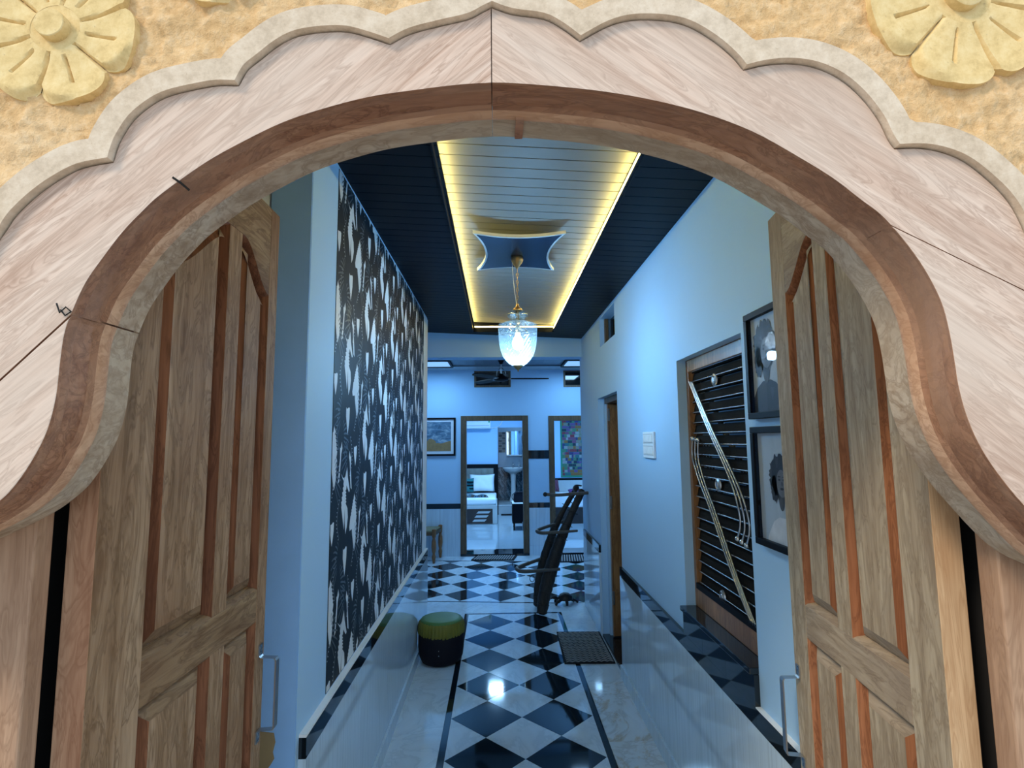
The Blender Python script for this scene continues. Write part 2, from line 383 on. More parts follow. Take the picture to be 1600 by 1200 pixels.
boards(iR, ouR, near(iR, (.580, 2.008)), near(ouR, (.90, 1.84)), .0009, (1.1, 1.6), M_face_r, True)
# soffit moulding: cove, chamfer facing out, plain back band
PROF = [(.0005, YW + .0015), (-.001, YW + .012), (.0015, YW + .03), (.0005, YW + .05), (-.003, YW + .062), (-.0075, YW + .075), (-.0070, YW + .081), (-.0050, YW + .083), (-.0055, YB), (.05, YB)]
M_soft_l = wood('lit soffit chamfer wood', (.44, .22, .12), (.62, .38, .24), (.72, .48, .33), (0, PI / 2, 0), 12, .6, .2, .12, .3)  # lighter tone puts the lit strip of the chamfer into the colour
M_soft_b = wood('soffit back wood', (.28, .18, .11), (.45, .33, .23), (.60, .51, .41), (0, PI / 2, 0), 10, .7, .25, .2, .15, (.46, .37, .28))
# back band gets its own lighter wood
def soffit(chain, name):
    n = len(chain); rows = [[(p[0], y, p[1]) for p in offset(chain, off)] for off, y in PROF]
    mb = MB(); mb.v = [p for r in rows for p in r]; mb.f = []; mb.m = []
    for i in range(len(rows) - 1):
        for k in range(n - 1):
            mb.f.append((i * n + k, i * n + k + 1, (i + 1) * n + k + 1, (i + 1) * n + k)); mb.m.append(0 if i < 4 else (1 if i < 7 else 2))
    return mb.build(name, [M_soffit, M_soft_l, M_soft_b], arch, smooth=40)
g = inL[:ci + 1]; soffit([(p[0], p[1]) for p in g], 'soffit_moulding')
h = inL[ci:]; h = [((h[0][0] * .7 + h[1][0] * .3), (h[0][1] * .7 + h[1][1] * .3))] + h[1:]; soffit(h, 'soffit_moulding')
soffit(inR, 'soffit_moulding')
box('soffit_block', .032, .045, .812, .868, 2.214, 2.228, M_soffit, arch)
# nail and wire
MB().tube([(-.443, .750, 2.063), (-.451, .741, 2.070), (-.459, .735, 2.075)], .0016, 6).build('nail', M_iron, arch)
MB().tube([(-.600, .736, 1.884), (-.594, .737, 1.876), (-.588, .739, 1.882), (-.594, .737, 1.888), (-.601, .736, 1.880), (-.606, .736, 1.893)], .0012, 5).build('binding_wire', M_iron, arch)
# jambs
def jamb(x0, x1, y0, y1, xedge):
    box('jamb', x0, x1, y0, y1, 0, 1.66, M_jamb, arch, .003)
jamb(-1.02, -.722, YB + .001, .908, 0); jamb(.822, 1.14, YB + .012, .925, 0)
box('head_jamb', -1.02, 1.14, YB + .002, .906, 2.30, 2.48, M_jamb, arch)

# --- carved sandstone wall
wallf = st(empty('wall_front', (0, .75, 0), 'rough yellow sandstone wall with carved flowers above the wooden arch', 'wall'))
keep = offset(scal, .018); kp = [(-3, -1)] + [(-.80, -1)] + keep + [(.90, -1)]
kp = [(-.80, -1)] + keep + [(.90, -1)]
CE = .0065; x0g, x1g, z0g, z1g = -1.12, 1.22, 1.50, 2.56
nxg = int((x1g - x0g) / CE); nzg = int((z1g - z0g) / CE); idx = {}; vs = []; fs = []
YR = .741
def rh(x, z):
    p = Vector((x, 0, z))
    a = noise.fractal(p * 26, 1.0, 2.0, 4) * .0048 + noise.fractal(p * 90 + Vector((9, 0, 0)), 1.0, 2.1, 3) * .0036
    r = noise.noise(p * Vector((40, 1, 70)).x) if False else abs(noise.noise(Vector((x * 60, 3, z * 95))))
    return a - r * .0055
def gv(i, k):
    if (i, k) not in idx:
        x = x0g + i * CE; z = z0g + k * CE; idx[(i, k)] = len(vs); vs.append((x, YR - rh(x, z), z))
    return idx[(i, k)]
for i in range(nxg):
    for k in range(nzg):
        x = x0g + (i + .5) * CE; z = z0g + (k + .5) * CE
        if inpoly(x, z, kp): continue
        fs.append((gv(i, k), gv(i + 1, k), gv(i + 1, k + 1), gv(i, k + 1)))
me = bpy.data.meshes.new('stone_face'); me.from_pydata(vs, [], fs)
fin('stone_face', me, M_sand, wallf, True)
for a in ((-3, -1.115, .742, .90, 0, 3.1), (1.215, 3, .742, .90, 0, 3.1), (-1.12, 1.22, .742, .90, 2.55, 3.1), (-1.12, -1.0, .742, .90, 0, 1.51), (1.10, 1.22, .742, .90, 0, 1.51), (-1.2, -1.0, .76, .90, 1.5, 2.6), (1.1, 1.3, .76, .90, 1.5, 2.6), (-1.1, 1.2, .77, .90, 2.46, 2.6)):
    box('stone_block', *a, M_sand, wallf)
# scalloped rim: pale dressed stone band
ro = offset_clean(scal, .033); ri = scal
mb = MB().prism(ri + ro[::-1], XZ, YS, YR + .012)
mb.build('scalloped_rim', M_rim, wallf, bevel=.002)
# flowers
def flower(cx, cz, R, a0, n=6, name='carved_flower'):
    f = MB().lathe([(.33 * R, 0), (.31 * R, .0058), (.22 * R, .0045), (.0001, .0045)], n=28)
    f.v = [(cx + v[0], YR - .002 - v[2], cz + v[1]) for v in f.v]
    root = f.build(name, M_petal, wallf, smooth=40)
    for k in range(n):
        c = a0 + 2 * PI * k / n; hw = PI / n * .985; mb = MB(); NR, NT_ = 22, 26; vs = []; fs = []
        lob = [random.uniform(-.05, .03), random.uniform(-.05, .03)]; flip = random.random() < .5
        for j in range(NT_ + 1):
            th = -hw + 2 * hw * j / NT_; u = th / hw
            rm = R * (1 - .17 * abs(u) ** 5 - .02 * (1 - abs(u)) ** 2 + (lob[0] if u < 0 else lob[1]) * .5 * math.sin(PI * abs(u)))
            for i in range(NR + 1):
                s = i / NR; r = R * .30 + (rm - R * .30) * s
                h = .008 + .003 * s - .003 * math.sin(PI * s)
                gr = math.exp(-(u * hw * r / (.0016)) ** 2) * (1 if .12 < s < .68 else 0) * .010
                e = min(1, (1 - abs(u)) * hw * r / .003); h *= (.15 + .85 * e) if s > .1 else (.6 + .4 * e)
                uu = u if flip else -u
                if uu > 0: h += .003 * math.sin(PI * min(1, uu * 1.1)) * s
                lip = s + .35 * max(0, -uu + .25) * .0
                if s > .93: h *= .9
                # the turned-up corner of the petal: a facet falling away to the outline
                d = s * 1.0 + uu * .22
                if uu > 0.05 and d > .98: h -= (d - .98) * .06
                vs.append((cx + r * math.cos(c + th), YR - max(.001, h - gr), cz + r * math.sin(c + th)))
        m = NR + 1
        for j in range(NT_):
            for i in range(NR): fs.append((j * m + i, (j + 1) * m + i, (j + 1) * m + i + 1, j * m + i + 1))
        # outer skirt
        b = len(vs)
        for j in range(NT_ + 1):
            v = vs[j * m + NR]; vs.append((v[0], YR + .004, v[2]))
        for j in range(NT_): fs.append((j * m + NR, (j + 1) * m + NR, b + j + 1, b + j))
        mb.add(vs, fs).build('petal', M_petal, root, smooth=35)
    mb = MB().lathe([(.185 * R, 0), (.180 * R, .017), (.172 * R, .018), (.0001, .0183)], n=24)
    mb.v = [(cx + v[0], YR - .002 - v[2], cz + v[1]) for v in mb.v]; mb.build('boss', M_petal, root, smooth=40)
flower(-.638, 2.300, .118, math.radians(-10)); flower(.714, 2.372, .150, math.radians(-101))
flower(-.418, 2.412, .070, math.radians(-90))

# ================================================================== DOOR LEAVES
def offpoly(poly, d):
    n = len(poly); ar = sum(poly[i - 1][0] * poly[i][1] - poly[i][0] * poly[i - 1][1] for i in range(n)); sg = 1 if ar > 0 else -1
    out = []
    for i in range(n):
        a, b, c = Vector(poly[i - 1]), Vector(poly[i]), Vector(poly[(i + 1) % n])
        t1 = (b - a).normalized(); t2 = (c - b).normalized(); n1 = Vector((-t1.y, t1.x)); n2 = Vector((-t2.y, t2.x))
        m = n1 + n2; m = m / max(.35, m.length_squared) * 2 if m.length > 1e-6 else n1
        out.append((b.x + m.x * d * sg, b.y + m.y * d * sg))
    return out
def leaf(name, loc, rot, s, W, o1, o2, zl, label, mw, mwh, hz, mred, medge):
    """local x along the width from the hinge, local z up, outward face towards s*y"""
    R = empty(name, loc, label, 'door', None, rot, 'structure'); Mx = WM[R.name]
    T = .048; Y = lambda a, b, d: (a, -s * d, b)      # d: depth into the leaf
    def P(nm, poly, d0, d1, mats, bev=0, par=R, ms=None):
        return MB(Mx).prism(poly, Y, d0, d1, 0, ms).build(nm, mats, par, bevel=bev, origin=Mx @ Vector((poly[0][0], 0, poly[0][1])))
    rc = lambda a, b, c, d: [(a, c), (b, c), (b, d), (a, d)]
    TOP = 2.39; zr0, zr1 = zl; zpk = 2.245; zlo = 2.125; bot = .20
    P('stile', rc(0, o1[0], 0, TOP), 0, T, [mw, medge], .0015, ms=1)
    P('stile', rc(o2[1], W, 0, TOP), 0, T, mw, .0015)
    sm = lambda t: t * t * (3 - 2 * t)
    cur = lambda lo, hi, a, b: [(lo + (hi - lo) * t / 12, a + (b - a) * sm(min(1, (t / 12) * 1.08))) for t in range(13)]
    c1 = cur(o1[0], o1[1], zlo - .02, zpk); c2 = [(x, z) for x, z in cur(o2[1], o2[0], zlo, zpk)]
    P('muntin', rc(o1[1], o2[0], zr1, zpk), .0005, T, mw, .0015)
    P('muntin', rc(o1[1], o2[0], bot, zr0), .0005, T, mw, .0015)
    P('top_rail', [(o1[0], TOP)] + c1 + c2[::-1] + [(o2[1], TOP)], .0003, T, mwh, .0015)
    P('lock_rail', rc(o1[0], o2[1], zr0, zr1), .0003, T, mwh, .0015)
    P('bottom_rail', rc(o1[0], o2[1], 0, bot), .0003, T, mwh, .0015)
    P('back_board', rc(.02, W - .02, .02, TOP - .02), .024, .040, mw)
    op = [[(o1[0], zr1), (o1[1], zr1)] + c1[::-1], [(o2[0], zr1), (o2[1], zr1)] + c2, rc(o1[0], o1[1], bot, zr0), rc(o2[0], o2[1], bot, zr0)]
    for q in op:
        n = len(q)
        for (d0, h0, d1, h1, nm, mt) in ((0, .001, .006, .006, 'moulding', mred), (.006, .006, .011, .024, 'moulding', mred)):
            a = offpoly(q, d0); b = offpoly(q, d1)
            if nm == 'moulding' and d0 == 0:
                c = offpoly(q, .011); vs = [Y(*p, .001) for p in a] + [Y(*p, .006) for p in b] + [Y(*p, .0235) for p in c]
                MB(Mx).add(vs, [(k * n + i, k * n + (i + 1) % n, (k + 1) * n + (i + 1) % n, (k + 1) * n + i) for k in range(2) for i in range(n)]).setm([1 if abs(q[(i + 1) % n][1] - q[i][1]) <= .35 * abs(q[(i + 1) % n][0] - q[i][0]) and q[i][1] < 1.5 else 0 for k in range(2) for i in range(n)]).build('moulding', [mred, mwh], R, smooth=35)
        a = offpoly(q, .0125); b = offpoly(q, .016); c = offpoly(q, .042)
        vs = [Y(*p, .0238) for p in a] + [Y(*p, .019) for p in b] + [Y(*p, .005) for p in c]
        fs = [(k * n + i, k * n + (i + 1) % n, (k + 1) * n + (i + 1) % n, (k + 1) * n + i) for k in range(2) for i in range(n)]
        fm = [1 if abs(q[(i + 1) % n][1] - q[i][1]) > .35 * abs(q[(i + 1) % n][0] - q[i][0]) else 2 for k in range(2) for i in range(n)]
        tr = tessellate_polygon([[Vector((p[0], p[1], 0)) for p in c]])
        mb = MB(Mx).add(vs, fs, 1); mb.m = list(fm); mb.add([Y(*p, .005) for p in c], [tuple(t_) for t_ in tr], 0); mb.build('raised_panel', [mw, mred, mwh], R, smooth=20)
    # bar handle bent from flat stainless strip
    hu = W - .028; z0, z1 = hz; hw = .011
    pr = [(z1 + .030, -.0022), (z1 - .0, -.0022), (z1 - .004, -.006), (z1 - .006, -.046), (z1 - .012, -.0495), (z0 + .012, -.0495), (z0 + .006, -.046), (z0 + .004, -.006), (z0, -.0022), (z0 - .030, -.0022)]
    n = len(pr); vs = []
    for zc, d in pr: vs += [(hu - hw, -s * (d - .002), zc), (hu + hw, -s * (d - .002), zc), (hu + hw, -s * (d + .002), zc), (hu - hw, -s * (d + .002), zc)]
    fs = [(i * 4 + a, i * 4 + (a + 1) % 4, (i + 1) * 4 + (a + 1) % 4, (i + 1) * 4 + a) for i in range(n - 1) for a in range(4)] + [(3, 2, 1, 0), tuple(range(4 * n - 4, 4 * n))]
    H = MB(Mx).add(vs, fs).build('handle', M_dullmetal, R, bevel=.0008); tag(H, 'bent flat stainless steel pull handle')
    for zc in (z1 + .022, z1 + .009, z0 - .009, z0 - .022):
        for du in (-.004, .004):
            if (zc > 1) == (du > 0) or True:
                MB(Mx).lathe([(.0033, -.0), (.0033, .001), (.0001, .0016)], n=10)
        mb = MB(Mx); mb.add([(hu + .0042 * math.cos(g), s * .0043, zc + .0042 * math.sin(g)) for g in [k * PI / 5 for k in range(10)]] + [(hu, s * .006, zc)], [(k, (k + 1) % 10, 10) for k in range(10)])
        mb.build('screw', M_metal, H, smooth=True)
    return R
leaf('door_1', (-.670, .930, .004), PI / 2, -1, .68, (.138, .386), (.452, .622), (1.205, 1.290), 'left teak door leaf swung open beside the wallpapered wall', M_leaf, M_leaf_h, (.905, 1.105), M_red, M_edge2)
leaf('door_2', (.785, .970, .004), math.radians(82.5), 1, .67, (.105, .318), (.386, .572), (1.140, 1.228), 'right teak door leaf swung open in front of the framed portraits', M_leaf_r, M_leaf_rh, (.79, 1.01), M_red2, M_edge)

# ================================================================== INTERIOR SHELL
XL, XR = -.66, .905        # wall faces of the corridor
cz = lambda x: 2.8175 - .045 * (x - .12)
YE = 5.70                  # corridor ceiling ends at the beam
fl = st(empty('floor', (0, 3, 0), 'glossy floor of black and white diamond tiles in white marble', 'floor'))
# marble slabs of the side strips (pieces) and the tile field
def tilemesh(poly, z0, z1, name):
    return MB().prism(poly, XY, z0, z1)
st(box('floor_base', -3, 4.2, .90, 13.9, -.12, -.012, M_void), 'floor bed under the marble') if False else box('screed', -3, 4.2, .905, 13.9, -.12, -.012, M_void, fl)
def slabs(x0, x1, ys, mats):
    for i in range(len(ys) - 1):
        box('marble_slab', x0 + .0006, x1 - .0006, ys[i] + .0006, ys[i + 1] - .0006, -.012, 0, mats[i % len(mats)] if isinstance(mats, list) else mats, fl)
slabs(-.80, -.336, [.905, 1.75, 2.6, 3.33, 4.05, 4.95, 5.46], M_marble)
slabs(.617, .98, [.905, 1.7, 2.5], M_marble); slabs(.617, .98, [2.5, 3.2, 3.95], M_marble2); slabs(.617, .98, [3.95, 4.7, 5.503], M_marble)
slabs(-.80, -.336, [5.461, 5.503], M_marble)
for x0_, x1_ in ((-2.6, -1.7), (-1.7, -.8), ): slabs(x0_, x1_, [4.97, 5.503], M_marble)
for x0_, x1_ in ((-2.6, -1.75), (-1.75, -.9), (-.9, -.1), (-.1, .7), (.7, 1.5), (1.5, 2.4)): slabs(x0_, x1_, [5.504, 5.80], M_marble)
# borders of black tile strips
def strip(x0, x1, y0, y1, n, ax):
    for i in range(n):
        if ax == 'y': a, b = y0 + (y1 - y0) * i / n, y0 + (y1 - y0) * (i + 1) / n; box('black_strip', x0, x1, a + .0005, b - .0005, -.012, .0002, M_blacktile, fl)
        else: a, b = x0 + (x1 - x0) * i / n, x0 + (x1 - x0) * (i + 1) / n; box('black_strip', a + .0005, b - .0005, y0, y1, -.012, .0002, M_blacktile, fl)
strip(-.335, -.299, .905, 5.50, 8, 'y'); strip(.580, .616, .905, 5.50, 8, 'y'); strip(-.298, .579, 5.466, 5.50, 2, 'x')
DG = .4365
cache = {}
def diamonds(x0, x1, y0, y1, cx, cy, Mx, D=DG):
    """diamond tiles clipped to a rectangle in local coordinates, one object a tile"""
    e = .0008
    for j in range(int((y0 - cy) / (D / 2)) - 2, int((y1 - cy) / (D / 2)) + 3):
        for i in range(int((x0 - cx) / (D / 2)) - 2, int((x1 - cx) / (D / 2)) + 3):
            if (i + j) % 2: continue
            blk = (i % 2 == 0) and (j % 2 == 0)
            X_, Y_ = cx + i * D / 2, cy + j * D / 2; r = D / 2 - e
            poly = clip_rect([(X_ + r, Y_), (X_, Y_ + r), (X_ - r, Y_), (X_, Y_ - r)], x0, x1, y0, y1)
            if len(poly) < 3 or area2(poly) < .0004: continue
            key = (blk, tuple((round(a - X_, 3), round(b - Y_, 3)) for a, b in poly))
            nm = 'black_tile' if blk else 'white_tile'
            if key not in cache:
                me = MB().prism([(a - X_, b - Y_) for a, b in poly], XY, -.012, 0.0).mesh(nm); me.materials.append(M_blacktile if blk else M_marble); cache[key] = me
            o = bpy.data.objects.new(nm, cache[key]); COL.objects.link(o); put(o, Mx @ Matrix.Translation((X_, Y_, 0)), fl)
diamonds(-.2975, .5785, .906, 5.465, -.080, 3.055, Matrix.Identity(4))
FA = -.10; FM = Matrix.Translation((.039, 6.10, 0)) @ Matrix.Rotation(FA, 4, 'Z')
box('marble_underlay', -2.6, 2.6, 5.801, 8.148, -.02, -.0125, M_marble, fl)
diamonds(-2.05, 1.6, -.235, 1.66, 0, 0, FM)
def fstrip(x0, x1, y0, y1, mat, nm, z=0.0):
    MB(FM).box(x0, x1, y0, y1, -.012, z).build(nm, mat, fl)
fstrip(-2.05, .63, -.262, -.236, M_blacktile, 'black_strip', .0002); fstrip(-2.05, 1.6, 1.661, 1.685, M_blacktile, 'black_strip', .0002)
for a, b in ((-2.2, -1.3), (-1.3, -.4), (-.4, .5), (.5, 1.4), (1.4, 2.3)):
    fstrip(a + .0005, b - .0005, -.56, -.263, M_marble, 'marble_slab', -.0003); fstrip(a + .0005, b - .0005, 1.686, 2.1, M_marble, 'marble_slab', -.0003)

# ceiling: three bays of boards across the corridor, the middle one raised behind a lip with led strips
ce = st(empty('ceiling', (0, 3, 2.82), 'black corridor ceiling boards around a raised pale panel', 'ceiling'))
PT = .0865; y = .92; XLb, XRb = -.240, .575; YF = 5.33; rows = []
mL = mC = mR = None
while y < YE - .001:
    y1 = min(y + PT, YE); g = .0035
    def cb(x0, x1, dz, mat, nm, h=.010):
        za, zb = cz(x0) + dz, cz(x1) + dz; g = .0065 if dz else .004
        vs = [(x0, y + g, za), (x1, y + g, zb), (x1, y1, zb), (x0, y1, za), (x0, y + g, za + h), (x1, y + g, zb + h), (x1, y1, zb + h), (x0, y1, za + h), ]
        mb = MB().add(vs, [(0, 1, 2, 3), (4, 7, 6, 5), (0, 3, 7, 4), (1, 5, 6, 2), (2, 6, 7, 3), (0, 4, 5, 1)]); mb.build(nm, mat, ce)
    if y1 <= YF + .02:
        cb(-.86 if y < 4.95 else -1.6, XLb + .013, 0, M_navy, 'ceiling_board'); cb(XLb - .03, XRb + .03, .062, M_slatw, 'ceiling_board'); cb(XRb - .013, .96, 0, M_navy, 'ceiling_board')
    else: cb(-1.6, .96, 0, M_navy, 'ceiling_board')
    y += PT
MB().box(-3, 3, .90, 5.7, 3.0, 3.06).box(XLb - .006, XLb, .92, YF, 2.80, 2.90).box(XRb, XRb + .006, .92, YF, 2.795, 2.90).box(XLb, XRb, YF - .004, YF + .004, 2.79, 2.90).build('ceiling_frame', M_navy, ce)
box('soffit_cover', -3, 3, .90, 5.7, 2.93, 2.96, M_navy, ce)
def led(name, x0, x1, y0, y1, z0, z1, lab):
    tag(box(name, x0, x1, y0, y1, z0, z1, M_led), lab, 'light strip', 'led strips edging the raised ceiling panel')
led('led_strip', XLb + .0005, XLb + .004, .95, YF - .012, 2.862, 2.874, 'glowing yellow led strip along the left edge of the raised ceiling')
led('led_strip', XRb - .004, XRb - .0005, .95, YF - .012, 2.826, 2.838, 'glowing yellow led strip along the right edge of the raised ceiling')
M_led = emis('warm led strip far', (1.0, .74, .20), 14)
led('led_strip', XLb + .01, XRb - .01, YF - .012, YF - .0085, 2.838, 2.850, 'glowing yellow led strip across the far end of the raised ceiling')

# left side of the corridor
wl = st(empty('wall_left', (XL, 3, 0), 'left corridor wall with white tile dado and papered upper part', 'wall'))
box('wall_body', -.80, XL, 1.86, 4.97, 0, 2.95, M_wall, wl)
box('pillar_face', -.803, XL - .001, 1.852, 1.861, 0, 2.95, M_pillar, wl)
box('wall_body', -3.0, -.79, 4.87, 4.97, 0, 2.95, M_wall, wl)
wv = st(empty('wall_entry', (-.8, 1.4, 0), 'bright side wall beside the left door leaf, its near part painted dark as shade', 'wall'))
box('wall_body', -.93, -.81, 1.45, 1.95, 0, 2.95, M_white, wv); box('wall_body', -.93, -.80, .905, 1.449, 0, 2.95, M_void, wv)  # near stretch is near black: shade of the hinge gap painted into the wall
# peeled patch at the foot of the pillar
pp = [(-.802, 0), (-.802, .775), (-.76, .772), (-.728, .768), (-.722, .74), (-.729, .71), (-.724, .69), (-.735, .672), (-.744, .66), (-.737, .62), (-.748, .58), (-.741, .52), (-.75, .45), (-.738, .36), (-.745, .22), (-.735, .1), (-.74, 0)]
MB().prism(pp, XZ, 1.849, 1.853).build('peeled_patch', M_patch, wl)
DT = .745
def dado(par, x_face, x_back, ylist, top, blk_z):
    for i in range(len(ylist) - 1):
        a, b = ylist[i] + .0006, ylist[i + 1] - .0006
        box('wall_tile', min(x_face, x_back), max(x_face, x_back), a, b, .108, blk_z - .0006, M_dado, par)
        box('skirting_tile', min(x_face, x_back), max(x_face, x_back), a, b, .0, .107, M_dado, par)
        box('black_tile', min(x_face, x_back), max(x_face, x_back), a, b, blk_z, top, M_blackgr, par)
dado(wl, -.635, XL, [1.885, 2.6, 3.2, 3.8, 4.4, 4.955], DT - .012, .668)
box('dado_ledge', XL, -.636, 1.886, 4.955, DT - .0115, DT - .002, M_white, wl)
box('skirting_lip', -.635, -.622, 1.885, 4.955, 0, .085, M_dado, wl)
box('wall_trim', XL - .002, XL + .006, 4.74, 4.968, DT, 2.83, M_white, wl)

# wallpaper: a sheet with printed white plumes and grey feathers
wp = tag(empty('wallpaper', (XL, 3.4, DT), 'black wallpaper printed with white plumes on the left corridor wall', 'wallpaper'))
box('paper_sheet', XL + .0003, XL + .002, 2.155, 4.735, DT + .004, 2.84, M_wp, wp)
XP = XL + .0023
Wt = MB(); Gt = MB()
def yzpoly(mb, pts, yc_, zc_, sx, sz, fl_=1, x=XP):
    q = [(yc_ + fl_ * p[0] * sx, zc_ + p[1] * sz) for p in pts]
    q = clip_rect(q, 2.157, 4.733, DT + .006, 2.838)
    if len(q) < 3 or area2(q) < 1e-5: return
    tr = tessellate_polygon([[Vector((a, b, 0)) for a, b in q]]); mb.add([(x, a, b) for a, b in q], [tuple(t_) for t_ in tr])
def serr(p0, p1, n, amp):
    out = []
    for i in range(n):
        t0 = i / n; t1 = (i + .62) / n
        out.append((p0[0] + (p1[0] - p0[0]) * t0, p0[1] + (p1[1] - p0[1]) * t0)); out.append((p0[0] + (p1[0] - p0[0]) * t1 + amp, p0[1] + (p1[1] - p0[1]) * t1 + .012))
    return out
PL1 = [(-.30, .92), (-.12, .84), (.02, .86), (.14, 1.0), (.20, .84), (.36, .62), (.30, .60), (.12, .72)] + serr((.10, .66), (.14, .42), 5, -.06) + [(.22, .36), (.26, .22), (.20, .08), (.10, -.02), (.04, .2), (.03, .38), (.0, .2), (-.02, .06), (-.10, .22), (-.22, .42)] + serr((-.20, .44), (-.05, .78), 5, -.05) + [(-.10, .80)]
PL2 = [(-.24, 1.0), (-.16, .94), (.0, .96), (.14, 1.02), (.26, .98), (.24, .6), (.12, .2), (.02, -.02), (-.02, .1), (-.12, .34), (-.24, .66)]
PL3 = [(-.05, 1.1)] + serr((-.10, 1.0), (-.34, .66), 6, -.03) + [(-.44, .50), (-.40, .42), (-.22, .44), (-.10, .2), (.04, -.02), (.16, .16), (.22, .5), (.16, .55)] + serr((.20, .60), (.02, 1.02), 6, .04)
PL4 = [(-.14, 1.0), (-.02, .84), (.06, .86), (.02, .62), (.12, .28), (.2, -.02), (.06, .04), (-.04, .4), (-.10, .7), (-.22, .84)]
PX, PZ = .325, .60
ci_ = 0
for c in range(11):
    for r in range(6):
        y0_ = 2.02 + c * PX; z0_ = .35 + r * PZ + (c % 2) * PZ * .5
        yzpoly(Wt, PL1, y0_, z0_ + .06, .215, .28); yzpoly(Wt, PL2, y0_ + .02, z0_ - .12, .11, .12)
        yzpoly(Wt, PL3, y0_ + PX * .5, z0_ - .04, .18, .23); yzpoly(Wt, PL2, y0_ + PX * .48, z0_ + .34, .10, .09)
        yzpoly(Wt, PL4, y0_ + PX * .25, z0_ + .24, .13, .17); yzpoly(Wt, PL4, y0_ + PX * .76, z0_ - .02, .13, .17, -1)
        # dark stems over the white shapes, dotted arcs, feather fans
        for (ay, az, hh, cv) in ((-.08, .05, .16, -.03), (.075, .30, .17, .03), (.13, -.10, .15, .03), (.21, .12, .16, -.025)):
            for k in range(11):
                t_ = k / 10; yy = y0_ + ay + cv * math.sin(PI * t_); zz = z0_ + az + hh * t_
                yzpoly(Wt, [(-.5, -.5), (.5, -.5), (.5, .5), (-.5, .5)], yy, zz, .006, .0045)
            pts = [(cv * math.sin(PI * k / 8) + (.010 if cv < 0 else -.010), hh * k / 8) for k in range(9)]
            yzpoly(Gt, [(p[0] - .0028, p[1]) for p in pts] + [(p[0] + .0028, p[1]) for p in pts[::-1]], y0_ + ay, z0_ + az, 1, 1)
        for (ay, az, dr) in ((.04, .42, -1), (.17, .04, 1), (-.05, -.10, 1), (.25, .30, -1)):
            for k in range(8):
                a = math.radians(95 - k * 21); L = .075
                p = [(dr * L * t_ * math.cos(a) + dr * .02 * t_ * t_, L * t_ * math.sin(a) - .035 * t_ * t_) for t_ in (0.25, .5, .8, 1)]
                yzpoly(Gt, [(q[0], q[1] + .003) for q in p] + [(q[0], q[1] - .006 * (1 - abs(i - 1) * .3)) for i, q in list(enumerate(p))[::-1]], y0_ + ay, z0_ + az - .0 + k * -.008, 1, 1, x=XP + .0001)
tag(Wt.build('white_plumes', M_wpw, wp), 'white printed plumes, lances and dotted arcs', kind='stuff')
tag(Gt.build('grey_feathers', M_wpg, wp), 'dark grey printed feather strokes', kind='stuff')

# right side of the corridor with door, vent and window recess
wr = st(empty('wall_right', (XR, 3, 0), 'right corridor wall with white tile dado, doorway and recessed window', 'wall'))
XB = 1.10
def wbox(y0, y1, z0, z1, x1=XB): box('wall_body', XR, x1, y0, y1, z0, z1, M_wall, wr)
DY0, DY1, DZ = 4.02, 4.80, 2.065
WY0, WY1, WZ0, WZ1 = 1.935, 2.655, .90, 2.09
VY0, VY1, VZ0 = 4.03, 4.63, 2.505
wbox(.905, WY0, 0, 2.95); wbox(WY1, DY0, 0, 2.95); wbox(DY1, YE, 0, 2.95)
wbox(WY0, WY1, 0, WZ0); wbox(WY0, WY1, WZ1, 2.95); wbox(DY0, DY1, DZ, VZ0); wbox(DY0, VY0, VZ0, 2.95); wbox(VY1, DY1, VZ0, 2.95); wbox(VY0, VY1, 2.755, 2.95)
DR = .770; BZ = .705
XF = .886
dado(wr, XF, XR, [1.25, 1.60, WY0], DR, BZ); box('wall_body', .899, XR + .001, .926, 1.249, 0, 2.95, M_void, wr); dado(wr, XF, XR, [WY0, WY1], DR, BZ); dado(wr, XF, XR, [WY1, 3.3, DY0], DR, BZ)  # the thin near-black sheet is added as painted shade behind the right leaf
dado(wr, XF, XR, [DY1 + .03, YE], DR, BZ)
box('skirting_lip', XF - .014, XF, 1.25, DY0, 0, .085, M_dado, wr)
box('dado_ledge', XF, XR + .001, 1.25, WY0 - .001, DR, DR + .004, M_white, wr)
# black tiles and granite sill under the window
for a, b in ((WY0, 2.175), (2.175, 2.415), (2.415, WY1)): box('black_tile', XF, XR + .001, a + .0006, b - .0006, DR + .0006, WZ0 - .022, M_blackgr, wr)
box('granite_sill', XF - .014, .985, WY0 + .001, WY1 - .001, WZ0 - .021, WZ0 + .001, M_blackgr, wr, .003)
# end wall pillar return
box('wall_body', XR, 3.0, YE, YE + .10, 0, 2.95, M_wall, wr)
# entry side wall right rear
box('wall_body', XR, XB, .88, .91, 0, 2.95, M_wall, wr)
# --- window in the recess
wn = st(empty('window_1', (1.0, 2.3, WZ0), 'dark louvred window with steel bars and curved steel pipes in a teak frame', 'window'))
fx0, fx1 = .950, .986; IY0, IY1, IZ0, IZ1 = WY0 + .005, WY1 + .075, WZ0 + .002, WZ1
fw = .030
box('frame_post', fx0, fx1, WY1 - fw, WY1 - .001, IZ0, IZ1 - .001, M_orange, wn, .002); box('frame_post', fx0, fx1, WY0 + .001, WY0 + fw * .55, IZ0, IZ1 - .001, M_orange, wn, .002)
box('frame_rail', fx0, fx1, WY0 + fw * .55, WY1 - fw, IZ1 - .06, IZ1 - .001, M_orange, wn, .002); box('frame_rail', fx0, fx1, WY0 + fw * .55, WY1 - fw, IZ0, IZ0 + .085, M_orange, wn, .002)
box('frame_rail', fx0 - .004, fx0 + .01, WY0 + .03, WY1 - fw, IZ0 + .086, IZ0 + .112, M_black, wn)
box('pane', .981, .984, WY0 + .02, WY1 - fw, IZ0 + .08, IZ1 - .06, M_glaze, wn)
